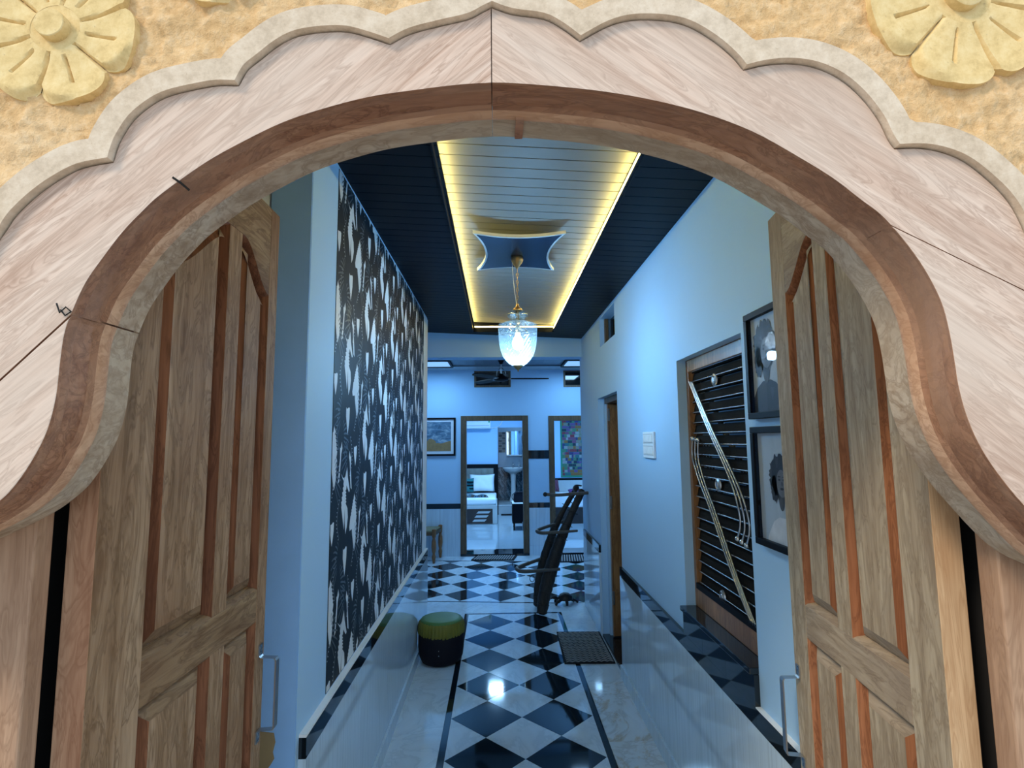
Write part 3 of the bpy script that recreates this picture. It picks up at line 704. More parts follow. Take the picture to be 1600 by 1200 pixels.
M_louv = wood('dark louvre wood', (.008, .007, .006), (.016, .014, .012), (.028, .023, .02), (PI / 2, 0, 0), 12, .8, .1, .07, .05)
for k in range(21):
    z = 1.013 + k * .0505
    mb = MB().add([(.970, WY0 + .02, z), (.970, WY1 - fw, z), (.979, WY1 - fw, z + .044), (.979, WY0 + .02, z + .044), (.976, WY0 + .02, z), (.976, WY1 - fw, z)], [(0, 1, 2, 3), (0, 4, 5, 1), (2, 5, 4, 3)]); mb.build('louvre', M_louv, wn)
    MB().tube([(.962, WY0 + .02, z + .006), (.962, WY1 - fw - .001, z + .006)], .0032, 8).build('steel_bar', M_metal, wn, smooth=60)
PIPE1 = [(2.610,1.980),(2.420,1.763),(2.246,1.589),(2.165,1.493),(2.125,1.410),(2.122,1.356),(2.150,1.303)]
PIPE2 = [(2.600,1.700),(2.612,1.626),(2.590,1.573),(2.520,1.486),(2.418,1.384),(2.230,1.163),(2.069,1.008)]
for base, dy_end, dz_end in ((PIPE1, -.036, -.004), (PIPE2, -.036, 0)):
    for k in range(3):
        n = len(base); P_ = []
        for i, (a, b) in enumerate(base):
            t_ = i / (n - 1); t_ = t_ if base is PIPE1 else 1 - t_
            off = k * (.020 + .018 * min(1, t_ * 1.6)); P_.append((.950, a - off, b - off * (.15 if base is PIPE1 else .1)))
        P_ = spline(P_, 6); mb = MB().tube(P_, .0044, 10)
        e = P_[-1] if base is PIPE1 else P_[0]
        o = mb.build('curved_pipe', M_metal, wn, smooth=60)
        q = MB().lathe([(.0001, -.0115), (.007, -.009), (.0112, -.003), (.0112, .003), (.007, .009), (.0001, .0115)], e, 14); q.build('ball_end', M_metal, o, smooth=True)
for a, b in ((2.336, 1.959), (2.349, 1.498), (2.360, 1.020)):
    q = MB().lathe([(.0001, .010), (.012, .010), (.016, .004), (.020, .010), (.028, .006), (.030, 0)], n=20)
    q.v = [(.966 - v[2], a + v[1] * .9, b + v[0]) for v in q.v]; q.build('glass_rosette', M_dullmetal, wn, smooth=30)
# --- side doorway
dr = st(empty('door_3', (XR, 4.4, 0), 'open dark side doorway in the right wall with a brown wooden leaf edge', 'door'))
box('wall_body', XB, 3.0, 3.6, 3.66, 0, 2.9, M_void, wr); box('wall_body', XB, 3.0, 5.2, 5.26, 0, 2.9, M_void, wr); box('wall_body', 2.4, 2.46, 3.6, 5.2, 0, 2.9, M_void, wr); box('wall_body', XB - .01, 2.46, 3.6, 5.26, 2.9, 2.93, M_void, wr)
box('frame_post', .955, 1.06, DY1 - .045, DY1 - .001, .03, DZ - .001, M_wall, dr); box('frame_post', .955, 1.06, DY0 + .001, DY0 + .045, .03, DZ - .001, M_brown, dr)
box('frame_head', .955, 1.06, DY0 + .045, DY1 - .045, DZ - .05, DZ - .001, M_brown, dr, .002)
L3 = box('door_leaf', .985, 1.80, DY1 - .10, DY1 - .062, .04, DZ - .055, M_orange, dr, .002)
L3e = box('leaf_edge', .972, .984, DY1 - .104, DY1 - .058, .04, DZ - .055, M_orange, dr)
for z in (.30, 1.10, 1.86): box('hinge', .968, .986, DY1 - .112, DY1 - .1045, z, z + .11, M_dullmetal, dr)
box('granite_threshold', XR - .010, 1.30, DY0 + .001, DY1 - .001, 0, .028, M_blackgr, dr, .002)
# --- ventilator
vt = st(empty('window_2', (XR, 4.33, VZ0), 'small dark ventilator opening high on the right wall', 'window'))
box('frame_post', .945, .975, VY1 - .04, VY1 - .001, VZ0, 2.754, M_brown, vt); box('frame_post', .945, .975, VY0 + .001, VY0 + .03, VZ0, 2.754, M_brown, vt)
box('frame_rail', .945, .975, VY0 + .03, VY1 - .04, VZ0, VZ0 + .03, M_brown, vt); box('pane', 1.0, 1.004, VY0, VY1, VZ0, 2.754, M_glaze, vt)
box('shutter', .978, .99, VY0 + .05, VY0 + .32, VZ0 + .04, 2.75, M_slat3, vt)

# --- switchboard
sw = tag(empty('switchboard', (XR, 3.17, 1.585), 'white switchboard with two rows of switches on right wall', 'switchboard'))
box('backplate', XR - .014, XR, 3.06, 3.285, 1.588, 1.742, M_white, sw, .003)
for zz in (1.612, 1.682):
    for k in range(6): box('switch', XR - .019, XR - .0145, 3.078 + k * .032, 3.105 + k * .032, zz, zz + .040, M_white, sw, .001)
    box('switch_row_edge', XR - .0155, XR - .0142, 3.072, 3.272, zz - .008, zz - .004, M_grey, sw); box('switch_row_edge', XR - .0155, XR - .0142, 3.072, 3.272, zz + .044, zz + .048, M_grey, sw)

# --- framed portraits beside the window
def portrait(y0, y1, z0, z1, label, kind):
    R = tag(empty('framed_picture', (XR - .01, (y0 + y1) / 2, z0), label, 'picture')); b = .022; xa, xb = XR - .024, XR - .001
    box('frame', xa, xb, y0, y1, z0, z0 + b, M_black, R, .002); box('frame', xa, xb, y0, y1, z1 - b, z1, M_black, R, .002)
    box('frame', xa, xb, y0, y0 + b, z0 + b, z1 - b, M_black, R, .002); box('frame', xa, xb, y1 - b, y1, z0 + b, z1 - b, M_black, R, .002)
    pr_ = box('print', xb - .006, xb - .004, y0 + b, y1 - b, z0 + b, z1 - b, plain('print grey ' + kind, (.40, .47, .52), .6, var=.2, sc=4), R)
    cy_ = (y0 + y1) / 2 + (.008 if kind == 'a' else -.012); H = z1 - z0; x = xb - .0068
    mk = lambda c, nm: plain('print ' + nm, c, .6, var=.25, sc=25)
    MHAIR, MSKIN, MSH, MSHIRT = mk((.018, .018, .02), 'hair'), mk((.13, .13, .135), 'skin'), mk((.05, .052, .055), 'shade'), mk((.025, .026, .03) if kind == 'a' else (.62, .64, .65), 'shirt')
    def blob(cy0, cz0, ry, rz, mat, nm, n=40, jag=0, xx=x):
        pts = [(cy0 + ry * math.cos(2 * PI * k / n) * (1 + random.uniform(-jag, jag)), cz0 + rz * math.sin(2 * PI * k / n) * (1 + random.uniform(-jag, jag))) for k in range(n)]
        pts = clip_rect(pts, y0 + b, y1 - b, z0 + b, z1 - b); MB().prism(pts, YZ, xx - .0002, xx).build(nm, mat, pr_)
    s = .84 if kind == 'a' else .70; hz = z0 + H * (.62 if kind == 'a' else .56)
    # shoulders
    sh = [(cy_ - .15 * s, z0), (cy_ - .14 * s, z0 + .07 * s), (cy_ - .07 * s, z0 + .135 * s), (cy_ - .03 * s, z0 + .15 * s), (cy_ + .03 * s, z0 + .15 * s), (cy_ + .08 * s, z0 + .125 * s), (cy_ + .14 * s, z0 + .05 * s), (cy_ + .15 * s, z0)]
    MB().prism(clip_rect(sh, y0 + b, y1 - b, z0 + b, z1 - b), YZ, x - .0002, x).build('printed_shirt', MSHIRT, pr_)
    blob(cy_, hz - .075 * s, .026 * s, .06 * s, MSH, 'printed_neck', xx=x - .0003)
    blob(cy_ + .005, hz + .02 * s, .088 * s, .098 * s, MHAIR, 'printed_hair', 56, .13, x - .0006)
    blob(cy_ + .055 * s, hz - .04 * s, .035 * s, .06 * s, MHAIR, 'printed_hair', 36, .16, x - .0006)
    blob(cy_ - .008 * s, hz - .012 * s, .043 * s, .062 * s, MSKIN, 'printed_face', 40, 0, x - .0009)
    for e in (-.020, .018): blob(cy_ + (e - .008) * s, hz + .004 * s, .009 * s, .005 * s, MHAIR, 'printed_eye', 12, 0, x - .0012); blob(cy_ + (e - .008) * s, hz + .018 * s, .012 * s, .003 * s, MHAIR, 'printed_brow', 12, 0, x - .0012)
    blob(cy_ - .012 * s, hz - .014 * s, .007 * s, .011 * s, MSH, 'printed_nose', 12, 0, x - .0012); blob(cy_ - .010 * s, hz - .036 * s, .015 * s, .006 * s, MHAIR, 'printed_mouth', 14, 0, x - .0012)
    box('glass', xa + .003, xa + .0045, y0 + b, y1 - b, z0 + b, z1 - b, M_clear, R)
portrait(1.615, 1.862, 1.765, 2.135, 'upper black framed grey portrait of a curly haired person in dark clothes', 'a')
portrait(1.560, 1.858, 1.342, 1.738, 'lower black framed grey portrait of a curly haired person in pale shirt', 'b')

# ================================================================== MEDALLION AND PENDANT
def concave(x0, x1, y0, y1, d, n=10):
    pts = []
    for (a, b, nx_, ny_) in (((x0, y0), (x1, y0), 0, 1), ((x1, y0), (x1, y1), -1, 0), ((x1, y1), (x0, y1), 0, -1), ((x0, y1), (x0, y0), 1, 0)):
        for k in range(n):
            t_ = k / n; q = d * 4 * t_ * (1 - t_); pts.append((a[0] + (b[0] - a[0]) * t_ + nx_ * q, a[1] + (b[1] - a[1]) * t_ + ny_ * q))
    return pts
md = tag(empty('ceiling_medallion', (.122, 3.07, 2.79), 'navy ceiling medallion with four curved sides above the pendant lamp', 'medallion'))
ou = concave(-.128, .372, 2.755, 3.385, .062)
MB().prism(ou, XY, 2.800, 2.818).build('rim', M_slat2, md)
MB().prism(offpoly(ou, .012), XY, 2.798, 2.8005).build('board', plain('navy gloss board', (.006, .016, .040), .2), md)
box('mounting_block', .02, .22, 2.98, 3.18, 2.818, 2.875, M_slat2, md)
lp = tag(empty('pendant_lamp', (.122, 3.13, 2.80), 'cut glass jar pendant lamp with brass fittings hanging in the corridor', 'lamp'))
LX, LY = .122, 3.13
MB().lathe([(.0001, 2.797), (.036, 2.797), (.038, 2.785), (.03, 2.765), (.014, 2.742), (.006, 2.728), (.0001, 2.726)], (LX, LY, 0), 20).build('canopy', M_brass, lp, smooth=40)
z = 2.730; k = 0
while z > 2.505:
    pts = [((LX + (.0055 * math.sin(a) if k % 2 else 0)), LY + (0 if k % 2 else .0055 * math.sin(a)), z - .016 + .0145 * math.cos(a)) for a in [2 * PI * q / 10 for q in range(11)]]
    MB().tube(pts, .0017, 5, cap=False).build('chain_link', M_brass, lp, smooth=True); z -= .0235; k += 1
MB().tube(spline([(LX - .03, LY, 2.775), (LX - .026, LY, 2.70), (LX - .018, LY, 2.60), (LX - .004, LY, 2.50)], 5), .0018, 6).build('cable', M_wpw, lp, smooth=True)
MB().lathe([(.0001, 2.512), (.007, 2.510), (.010, 2.495), (.022, 2.484), (.030, 2.474), (.030, 2.468), (.0001, 2.468)], (LX, LY, 0), 20).build('crown_cap', M_brass, lp, smooth=40)
MB().lathe([(.028, 2.470), (.044, 2.462), (.060, 2.446), (.062, 2.438), (.050, 2.424), (.040, 2.416), (.044, 2.408), (.070, 2.398), (.100, 2.384)], (LX, LY, 0), 40).build('glass_lid', M_glass, lp, smooth=50)
gp = [(.113, 2.384), (.115, 2.376), (.1135, 2.34), (.111, 2.29), (.103, 2.24), (.088, 2.195), (.066, 2.165), (.040, 2.142), (.026, 2.136)]
# cut body: crossing diamond facets pressed into the wall of the jar
N = 60; rows_ = 44; vs = []; fs = []; L_ = spline([(a, b, 0) for a, b in gp], 8)
for i in range(rows_ + 1):
    q = L_[round(i / rows_ * (len(L_) - 1))]
    for kk in range(N):
        g_ = 2 * PI * (kk + .5 * (i % 2)) / N; rr = q[0] * (1 + (.016 if ((kk + i // 2) % 2) else -.010) * (1 if i > 6 else .2)); vs.append((LX + rr * math.cos(g_), LY + rr * math.sin(g_), q[1]))
for i in range(rows_):
    for kk in range(N):
        k2 = (kk + 1) % N; A, B, C_, D_ = i * N + kk, i * N + k2, (i + 1) * N + k2, (i + 1) * N + kk
        fs += [(A, B, D_), (B, C_, D_)] if i % 2 == 0 else [(A, B, C_), (A, C_, D_)]
MB().add(vs, fs).build('glass_jar', M_glass, lp)
MB().lathe([(.0001, 2.100), (.004, 2.106), (.005, 2.113), (.016, 2.120), (.027, 2.132), (.029, 2.141), (.0001, 2.142)], (LX, LY, 0), 18).build('finial', M_brass, lp, smooth=40)
MB().lathe([(.0001, 2.232), (.018, 2.236), (.030, 2.252), (.034, 2.272), (.028, 2.298), (.016, 2.316), (.013, 2.335), (.0001, 2.336)], (LX, LY, 0), 20).build('bulb', M_bulb, lp, smooth=True)
MB().tube([(LX, LY, 2.336), (LX, LY, 2.47)], .012, 12).build('bulb_holder', M_brass, lp, smooth=60)
pl = bpy.data.lights.new('pendant_glow', 'POINT'); pl.energy = 47; pl.color = (.30, .64, 1.0); pl.shadow_soft_size = .028
po = bpy.data.objects.new('pendant_glow', pl); COL.objects.link(po); po.location = (LX, LY, 2.19)

# ================================================================== FAR ROOM
bm_ = st(box('trim_2', -3.0, .97, 5.66, 5.86, 2.585, 2.95, M_wall), 'pale blue ceiling beam between the corridor and the far room')
st(box('trim_3', -3.0, 3.0, 5.86, 5.87, 2.80, 2.95, M_wall), 'wall strip above the far side of the beam')
fc = st(empty('ceiling_hall', (0, 7, 2.78), 'ceiling boards of the far room with two square light panels', 'ceiling')); fc.name = 'ceiling_far'
WM['ceiling_far'] = WM['ceiling_hall']
box('cover', -3, 3, 5.86, 8.2, 2.80, 2.83, M_void, fc)
x = -2.6
while x < 2.6: box('ceiling_board', x + .001, x + .119, 5.87, 7.70, 2.785, 2.795, M_slat3, fc); x += .12
x = -2.6
while x < 2.6: box('ceiling_board', x + .001, x + .119, 7.72, 8.148, 2.775, 2.785, M_slat2, fc); x += .12
box('batten', -2.6, 2.6, 7.70, 7.722, 2.768, 2.79, M_slat3, fc)
for xx, lab in ((-.92, 'square ceiling light panel at left of the far room'), (1.20, 'square ceiling light panel at right of the far room')):
    R = tag(empty('ceiling_light', (xx, 7.4, 2.75), lab, 'light', 'light panels of the far room'))
    for a in ((xx - .28, xx + .28, 7.08, 7.11), (xx - .28, xx + .28, 7.69, 7.72), (xx - .28, xx - .25, 7.11, 7.69), (xx + .25, xx + .28, 7.11, 7.69)): box('frame', *a, 2.752, 2.784, M_black, R)
    box('diffuser', xx - .25, xx + .25, 7.11, 7.69, 2.765, 2.775, M_panel, R)
# far wall with two doorways and two ventilators
wb = st(empty('wall_back', (0, 8.15, 0), 'pale blue back wall of the far room with two doorways', 'wall'))
Y0, Y1 = 8.15, 8.27
D1 = (-.562, .460, 2.072); D2 = (.772, 1.75, 2.065); V1 = (-.357, .201, 2.508, 2.76); V2 = (1.013, 1.50, 2.505, 2.76)
def fb(x0, x1, z0, z1): box('wall_body', x0, x1, Y0, Y1, z0, z1, M_wall, wb)
fb(-3, D1[0], 0, 3.0); fb(D1[1], D2[0], 0, 3.0); fb(D2[1], 3, 0, 3.0)
fb(D1[0], D1[1], D1[2], V1[2]); fb(D1[0], V1[0], V1[2], 3.0); fb(V1[1], D1[1], V1[2], 3.0); fb(V1[0], V1[1], V1[3], 3)
fb(D2[0], D2[1], D2[2], V2[2]); fb(D2[0], V2[0], V2[2], 3.0); fb(V2[1], D2[1], V2[2], 3.0); fb(V2[0], V2[1], V2[3], 3)
st(box('wall_far_left', -2.7, -2.6, 4.97, 8.15, 0, 2.95, M_wall), 'left side wall of the far room'); st(box('wall_far_right', 2.6, 2.7, 5.8, 8.15, 0, 2.95, M_wall), 'right side wall of the far room')
def bdado(x0, x1, n):
    for i in range(n):
        a, b = x0 + (x1 - x0) * i / n, x0 + (x1 - x0) * (i + 1) / n
        box('wall_tile', a + .0006, b - .0006, Y0 - .012, Y0, .0, .690, M_dado, wb); box('black_tile', a + .0006, b - .0006, Y0 - .013, Y0, .691, .765, M_blackgr, wb)
bdado(-2.6, D1[0] - .002, 4); bdado(D1[1] + .002, D2[0] - .002, 1); bdado(D2[1] + .002, 2.6, 2)
box('black_tile', D1[1] + .002, D2[0] - .002, Y0 - .012, Y0, 1.42, 1.545, M_blackgr, wb)
box('wall_tile', D1[1] + .002, D2[0] - .002, Y0 - .006, Y0, .766, 1.419, M_wall, wb)
box('skirting_tile', D1[1] + .002, D2[0] - .002, Y0 - .022, Y0 - .012, 0, .14, M_dado, wb)
def dframe(name, D, label):
    R = st(empty(name, ((D[0] + D[1]) / 2, Y0, 0), label, 'door')); w_ = .085
    box('frame_post', D[0], D[0] + w_, Y0 - .02, Y1 + .01, .02, D[2], M_brown, R, .004); box('frame_post', D[1] - w_, D[1], Y0 - .02, Y1 + .01, .02, D[2], M_brown, R, .004)
    box('frame_head', D[0] + w_, D[1] - w_, Y0 - .02, Y1 + .01, D[2] - .075, D[2], M_brown, R, .004)
    box('granite_threshold', D[0], D[1], Y0 - .03, Y1 + .22, .0, .03, M_blackgr, R, .003)
    return R
R4 = dframe('door_4', D1, 'brown framed doorway into the bedroom with the white pillow')
R5 = dframe('door_5', D2, 'brown framed doorway into the bedroom with the patchwork hanging')
for z_ in (1.65, .35): MB().tube([(D1[1] - .092, Y1 - .02, z_), (D1[1] - .092, Y1 - .02, z_ + .12)], .008, 8).build('hinge', M_dullmetal, R4)
def vent(name, V, label):
    R = st(empty(name, ((V[0] + V[1]) / 2, Y0, V[2]), label, 'window'))
    for a in ((V[0], V[1], V[2], V[2] + .03), (V[0], V[1], V[3] - .02, V[3])): box('frame_rail', a[0], a[1], Y0 - .008, Y0 + .05, a[2], a[3], M_brown, R)
    for a in ((V[0], V[0] + .03), (V[1] - .03, V[1])): box('frame_post', a[0], a[1], Y0 - .008, Y0 + .05, V[2] + .03, V[3] - .02, M_brown, R)
    box('pane', V[0] + .03, V[1] - .03, Y0 + .02, Y0 + .024, V[2] + .03, V[3] - .02, M_glaze, R)
vent('window_3', V1, 'dark glazed ventilator above the first bedroom doorway'); vent('window_4', V2, 'dark glazed ventilator above the second bedroom doorway')
# tube lamps whose reflection shows in the ventilators
for xx, lab in ((.02, 'short white tube lamp on the beam, left of pair'), (1.35, 'short white tube lamp on the beam, right of pair')):
    R = tag(empty('tube_lamp', (xx, 5.9, 2.6), lab, 'lamp', 'tube lamps behind the beam'))
    box('housing', xx - .16, xx + .16, 5.871, 5.89, 2.615, 2.65, M_white, R); MB().tube([(xx - .15, 5.905, 2.632), (xx + .15, 5.905, 2.632)], .014, 10).build('tube', emis('tube lamp glow', (.7, .95, 1), 6), R, smooth=60)
st(box('trim_4', .97, 3.0, 5.80, 5.87, 2.58, 2.80, M_wall), 'beam end over the right of the far room')

# ceiling fan
fn = tag(empty('ceiling_fan', (.05, 7.0, 2.78), 'dark three blade ceiling fan in the far room', 'fan'))
FX, FY = .048, 7.0
MB().lathe([(.0001, 2.785), (.045, 2.785), (.05, 2.765), (.018, 2.70), (.0001, 2.698)], (FX, FY, 0), 18).build('canopy', M_black, fn, smooth=40)
MB().tube([(FX, FY, 2.56), (FX, FY, 2.705)], .009, 8).build('down_rod', M_dullmetal, fn, smooth=60)
MB().lathe([(.0001, 2.575), (.03, 2.572), (.042, 2.545), (.085, 2.525), (.098, 2.505), (.09, 2.485), (.05, 2.470), (.0001, 2.466)], (FX, FY, 0), 24).build('motor', M_black, fn, smooth=40)
for s_ in (-1, 1): MB().tube([(FX + s_ * .004, FY, 2.66), (FX + s_ * .055, FY - .01, 2.60), (FX + s_ * .06, FY, 2.53)], .005, 6).build('scroll_arm', M_dullmetal, fn, smooth=True)
for a in (2, 124, 238):
    Mx = Matrix.Translation((FX, FY, 2.508)) @ Matrix.Rotation(math.radians(a), 4, 'Z') @ Matrix.Rotation(math.radians(10), 4, 'X')
    pts = [(.13, -.04), (.20, -.056), (.45, -.062), (.60, -.050), (.63, -.02), (.63, .02), (.60, .045), (.45, .052), (.20, .048), (.13, .036)]
    b_ = MB(Mx).prism(pts, XY, -.006, .006).build('blade', M_black, fn)
    MB(Mx).box(.07, .17, -.022, .022, -.007, -.003).build('blade_bracket', M_dullmetal, b_)

# landscape picture on the far wall
pc = tag(empty('framed_picture', (-.86, 8.14, 1.475), 'black framed landscape of a sandy hill fort under a cloudy sky', 'picture'))
def flatframe(R, x0, x1, z0, z1, b, yf, mat):
    for a in ((x0, x1, z0, z0 + b), (x0, x1, z1 - b, z1), (x0, x0 + b, z0 + b, z1 - b), (x1 - b, x1, z0 + b, z1 - b)): box('frame', a[0], a[1], yf, Y0 - .001, a[2], a[3], mat, R)
flatframe(pc, -1.32, -.640, 1.475, 2.048, .028, Y0 - .03, M_black)
box('mount', -1.29, -.668, Y0 - .014, Y0 - .010, 1.503, 2.02, M_white, pc)
t = NT('painted sky'); n = t.noise(t.map((1, 1, 2.5)), 7, 7, .65, .8); t.col(t.ramp(n, [(.35, (.045, .10, .16)), (.5, (.12, .22, .30)), (.62, (.38, .46, .5))])); M_psky = t.set(.6)
pn = box('print', -1.25, -.708, Y0 - .0165, Y0 - .0145, 1.543, 1.985, M_psky, pc)
M_psand = plain('painted sandstone hill', (.34, .20, .07), .7, var=.45, sc=22)
hill = [(-1.25, 1.544), (-.709, 1.544), (-.709, 1.70), (-.74, 1.695), (-.80, 1.675), (-.86, 1.66), (-.91, 1.67), (-.935, 1.665), (-.94, 1.70), (-.955, 1.698), (-.96, 1.72), (-.98, 1.715), (-1.0, 1.735), (-1.04, 1.73), (-1.06, 1.70), (-1.1, 1.69), (-1.15, 1.68), (-1.25, 1.69)]
MB().prism(hill, XZ, Y0 - .0168, Y0 - .0166).build('painted_hill', M_psand, pn)
box('glass', -1.29, -.668, Y0 - .024, Y0 - .022, 1.503, 2.02, M_clear, pc)

# stool at the left
bn = tag(empty('stool', (-1.15, 8.0, 0), 'wooden stool with turned legs and woven seat against the far wall', 'stool'))
def turned(x, y_, h, par):
    pr_ = [(.0001, 0), (.016, 0), (.022, .04), (.028, .09), (.018, .13), (.026, .16), (.034, .22), (.030, .30), (.018, .34), (.028, .37), (.030, h - .06), (.030, h - .005), (.018, h), (.0001, h + .004)]
    MB().lathe(pr_, (x, y_, 0), 16).build('leg', M_orange, par, smooth=35)
for x_, y_ in ((-.905, 7.70), (-.855, 8.08), (-1.33, 7.70), (-1.30, 8.08)): turned(x_, y_, .47, bn)
MB().box(-1.33, -.90, 7.685, 7.725, .38, .425).build('seat_rail', M_brown, bn); box('seat_rail', -1.30, -.86, 8.06, 8.10, .38, .425, M_brown, bn)
MB().add([(-.925, 7.70, .38), (-.885, 7.70, .38), (-.835, 8.08, .38), (-.875, 8.08, .38), (-.925, 7.70, .425), (-.885, 7.70, .425), (-.835, 8.08, .425), (-.875, 8.08, .425)], [(0, 1, 2, 3), (4, 7, 6, 5), (0, 4, 5, 1), (1, 5, 6, 2), (2, 6, 7, 3), (3, 7, 4, 0)]).build('seat_rail', M_brown, bn)
M_rope = plain('woven rope', (.25, .24, .16), .9, 0, .1, .6, .3, 60)
MB().prism([(-1.345, 7.69), (-.895, 7.69), (-.845, 8.09), (-1.315, 8.09)], XY, .426, .448).build('woven_seat', M_rope, bn, bevel=.008)

# doormats
def mat_(name, c4, n, label, grp=None):
    """c4: corner points front left, front right, back right, back left"""
    fL, fR, bR, bL = [Vector(p) for p in c4]; cen = (fL + fR + bR + bL) / 4
    R = tag(empty(name, (cen.x, cen.y, 0), label, 'mat', grp))
    MB().prism([tuple(fL), tuple(fR), tuple(bR), tuple(bL)], XY, .001, .012).build('backing', M_rubber, R)
    for k in range(n):
        u0 = .04 + .92 * (k + .25) / n; u1 = .04 + .92 * (k + .72) / n
        q = [fL.lerp(fR, u0).lerp(bL.lerp(bR, u0), .06), fL.lerp(fR, u1).lerp(bL.lerp(bR, u1), .06), fL.lerp(fR, u1).lerp(bL.lerp(bR, u1), .94), fL.lerp(fR, u0).lerp(bL.lerp(bR, u0), .94)]
        MB().prism([tuple(p) for p in q], XY, .0121, .016).build('rib', M_rubber2, R)
mat_('doormat', [(-.395, 7.84), (.215, 7.80), (.275, 8.11), (-.325, 8.13)], 16, 'striped doormat before the first bedroom doorway')
mat_('doormat', [(.845, 7.64), (1.36, 7.62), (1.40, 8.10), (.90, 8.10)], 13, 'striped doormat before the second bedroom doorway')
zm = tag(empty('doormat', (.69, 4.6, 0), 'dark doormat with wavy zigzag ribs at the side doorway', 'mat'))
zx0, zx1, zy0, zy1 = .497, .884, 4.255, 4.92
MB().prism([(zx0, zy0), (zx1, zy0 - .01), (zx1 + .002, zy1 - .01), (zx0 + .012, zy1)], XY, .001, .011).build('backing', M_rubber, zm)
for k in range(19):
    yb = zy0 + .022 + k * .0335; pts = []; n = 16
    for i in range(n + 1): pts.append((zx0 + .016 + (zx1 - zx0 - .028) * i / n, yb + (.0085 if i % 2 else -.0085)))
    q = [(a, b - .0055) for a, b in pts] + [(a, b + .0055) for a, b in pts[::-1]]
    MB().prism(q, XY, .0111, .0150).build('zigzag_rib', M_rubber2, zm)

# ================================================================== POUF, LADDER, TORTOISE
pf = tag(empty('pouf', (-.452, 4.375, 0), 'black velvet pouf with a green pleated velvet top', 'pouf'))
M_bvel = plain('black velvet', (.006, .006, .012), .7, 0, .2, .4); M_gvel = plain('green velvet', (.085, .19, .055), .5, 0, .3, .2, .2, 6); M_gvel2 = plain('olive pleated velvet', (.16, .15, .02), .5, 0, .3, .2, .25, 10)
PXc, PYc = -.452, 4.375
MB().lathe([(.0001, .003), (.13, .003), (.150, .012), (.168, .05), (.176, .11), (.178, .17), (.176, .225), (.165, .235), (.0001, .236)], (PXc, PYc, 0), 40).build('body', M_bvel, pf, smooth=50)
vs = []; fs = []; N = 160
for i, (r, z) in enumerate([(.177, .218), (.181, .235), (.180, .27), (.174, .298), (.160, .312)]):
    for k in range(N):
        ph = random.Random(k // 3).uniform(.6, 1.4)
        rr = r + (.0038 * math.sin(k * PI / 2.0) * ph) * (1 - i * .17); zz = z + (random.Random(k // 4).uniform(-.006, .004) if i == 0 else 0)
        vs.append((PXc + rr * math.cos(2 * PI * k / N), PYc + rr * math.sin(2 * PI * k / N), zz))
for i in range(4):
    for k in range(N): fs.append((i * N + k, i * N + (k + 1) % N, (i + 1) * N + (k + 1) % N, (i + 1) * N + k))
MB().add(vs, fs).build('pleated_band', M_gvel2, pf, smooth=True)
MB().lathe([(.164, .306), (.158, .318), (.13, .326), (.07, .330), (.0001, .331)], (PXc, PYc, 0), 40).build('velvet_top', M_gvel, pf, smooth=True)
for zz in (.10, .135): MB().lathe([(.0001, -.004), (.004, 0), (.0001, .004)], (PXc, PYc - .179, zz), 8).build('stud', M_metal, pf, smooth=True)

ld = tag(empty('log_ladder', (.41, 5.5, 0), 'old dark two-pole ladder with looped rungs leaning on the corridor corner', 'ladder'))
def pole(pts, rx, name):
    # flattened, knotty pole
    P_ = [Vector(p) for p in spline(pts, 8)]; vs = []; fs = []; n = 12; m = len(P_)
    for i, p in enumerate(P_):
        t_ = (P_[min(i + 1, m - 1)] - P_[max(i - 1, 0)]).normalized(); a = t_.cross(Vector((0, 1, 0))).normalized(); b = t_.cross(a)
        f = i / (m - 1); r = rx * (.62 + .5 * math.sin(PI * min(1, f * 1.15 + .12)) ) * (1 + .05 * math.sin(i * 2.3))
        if i in (0, m - 1): r *= .55
        for k in range(n):
            g_ = 2 * PI * k / n; vs.append(p + a * math.cos(g_) * r + b * math.sin(g_) * r * .7)
    for i in range(m - 1):
        for k in range(n): fs.append((i * n + k, i * n + (k + 1) % n, (i + 1) * n + (k + 1) % n, (i + 1) * n + k))
    fs += [tuple(range(n))[::-1], tuple(range((m - 1) * n, m * n))]
    o = MB().add(vs, fs).build(name, M_old, ld, smooth=50)
    for k in range(1, 9):
        i = int(m * k / 10.5) + 1; p = P_[i]; t_ = (P_[i + 1] - P_[i - 1]).normalized(); a = t_.cross(Vector((0, 1, 0))).normalized(); b = t_.cross(a); r = rx * 1.02
        MB().tube([p + a * math.cos(g_) * r + b * math.sin(g_) * r * .75 for g_ in [2 * PI * q / 14 for q in range(15)]], .0035, 5, cap=False).build('binding', M_old, o)
pole([(.415, 5.40, .01), (.455, 5.42, .22), (.53, 5.45, .46), (.63, 5.48, .72), (.75, 5.51, .97), (.868, 5.55, 1.19)], .060, 'pole')
pole([(.385, 5.66, .01), (.41, 5.64, .25), (.47, 5.62, .50), (.58, 5.61, .80), (.70, 5.62, 1.02), (.83, 5.63, 1.22)], .042, 'pole')
M_oldg = plain('worn grey wood', (.085, .078, .07), .5, 0, .4, .4, .3, 30)
def loop(x0, x1, zc_, d, tilt):
    pts = [(x1, 5.38, zc_ + .01), ((x0 + x1) / 2, 5.38 - .01, zc_), (x0 + .05, 5.41, zc_ - .012), (x0, 5.46, zc_ - .012 + tilt * .2), (x0 + .04, 5.52, zc_ + .01), ((x0 + x1) / 2, 5.60, zc_ + tilt), (x1 - .05, 5.66, zc_ + tilt * 1.8)]
    P_ = spline(pts, 6); n = len(P_); rs = [d * (.75 + .35 * math.sin(PI * i / (n - 1))) for i in range(n)]
    MB().tube(P_, rs, 10).build('looped_rung', M_oldg, ld, smooth=60)
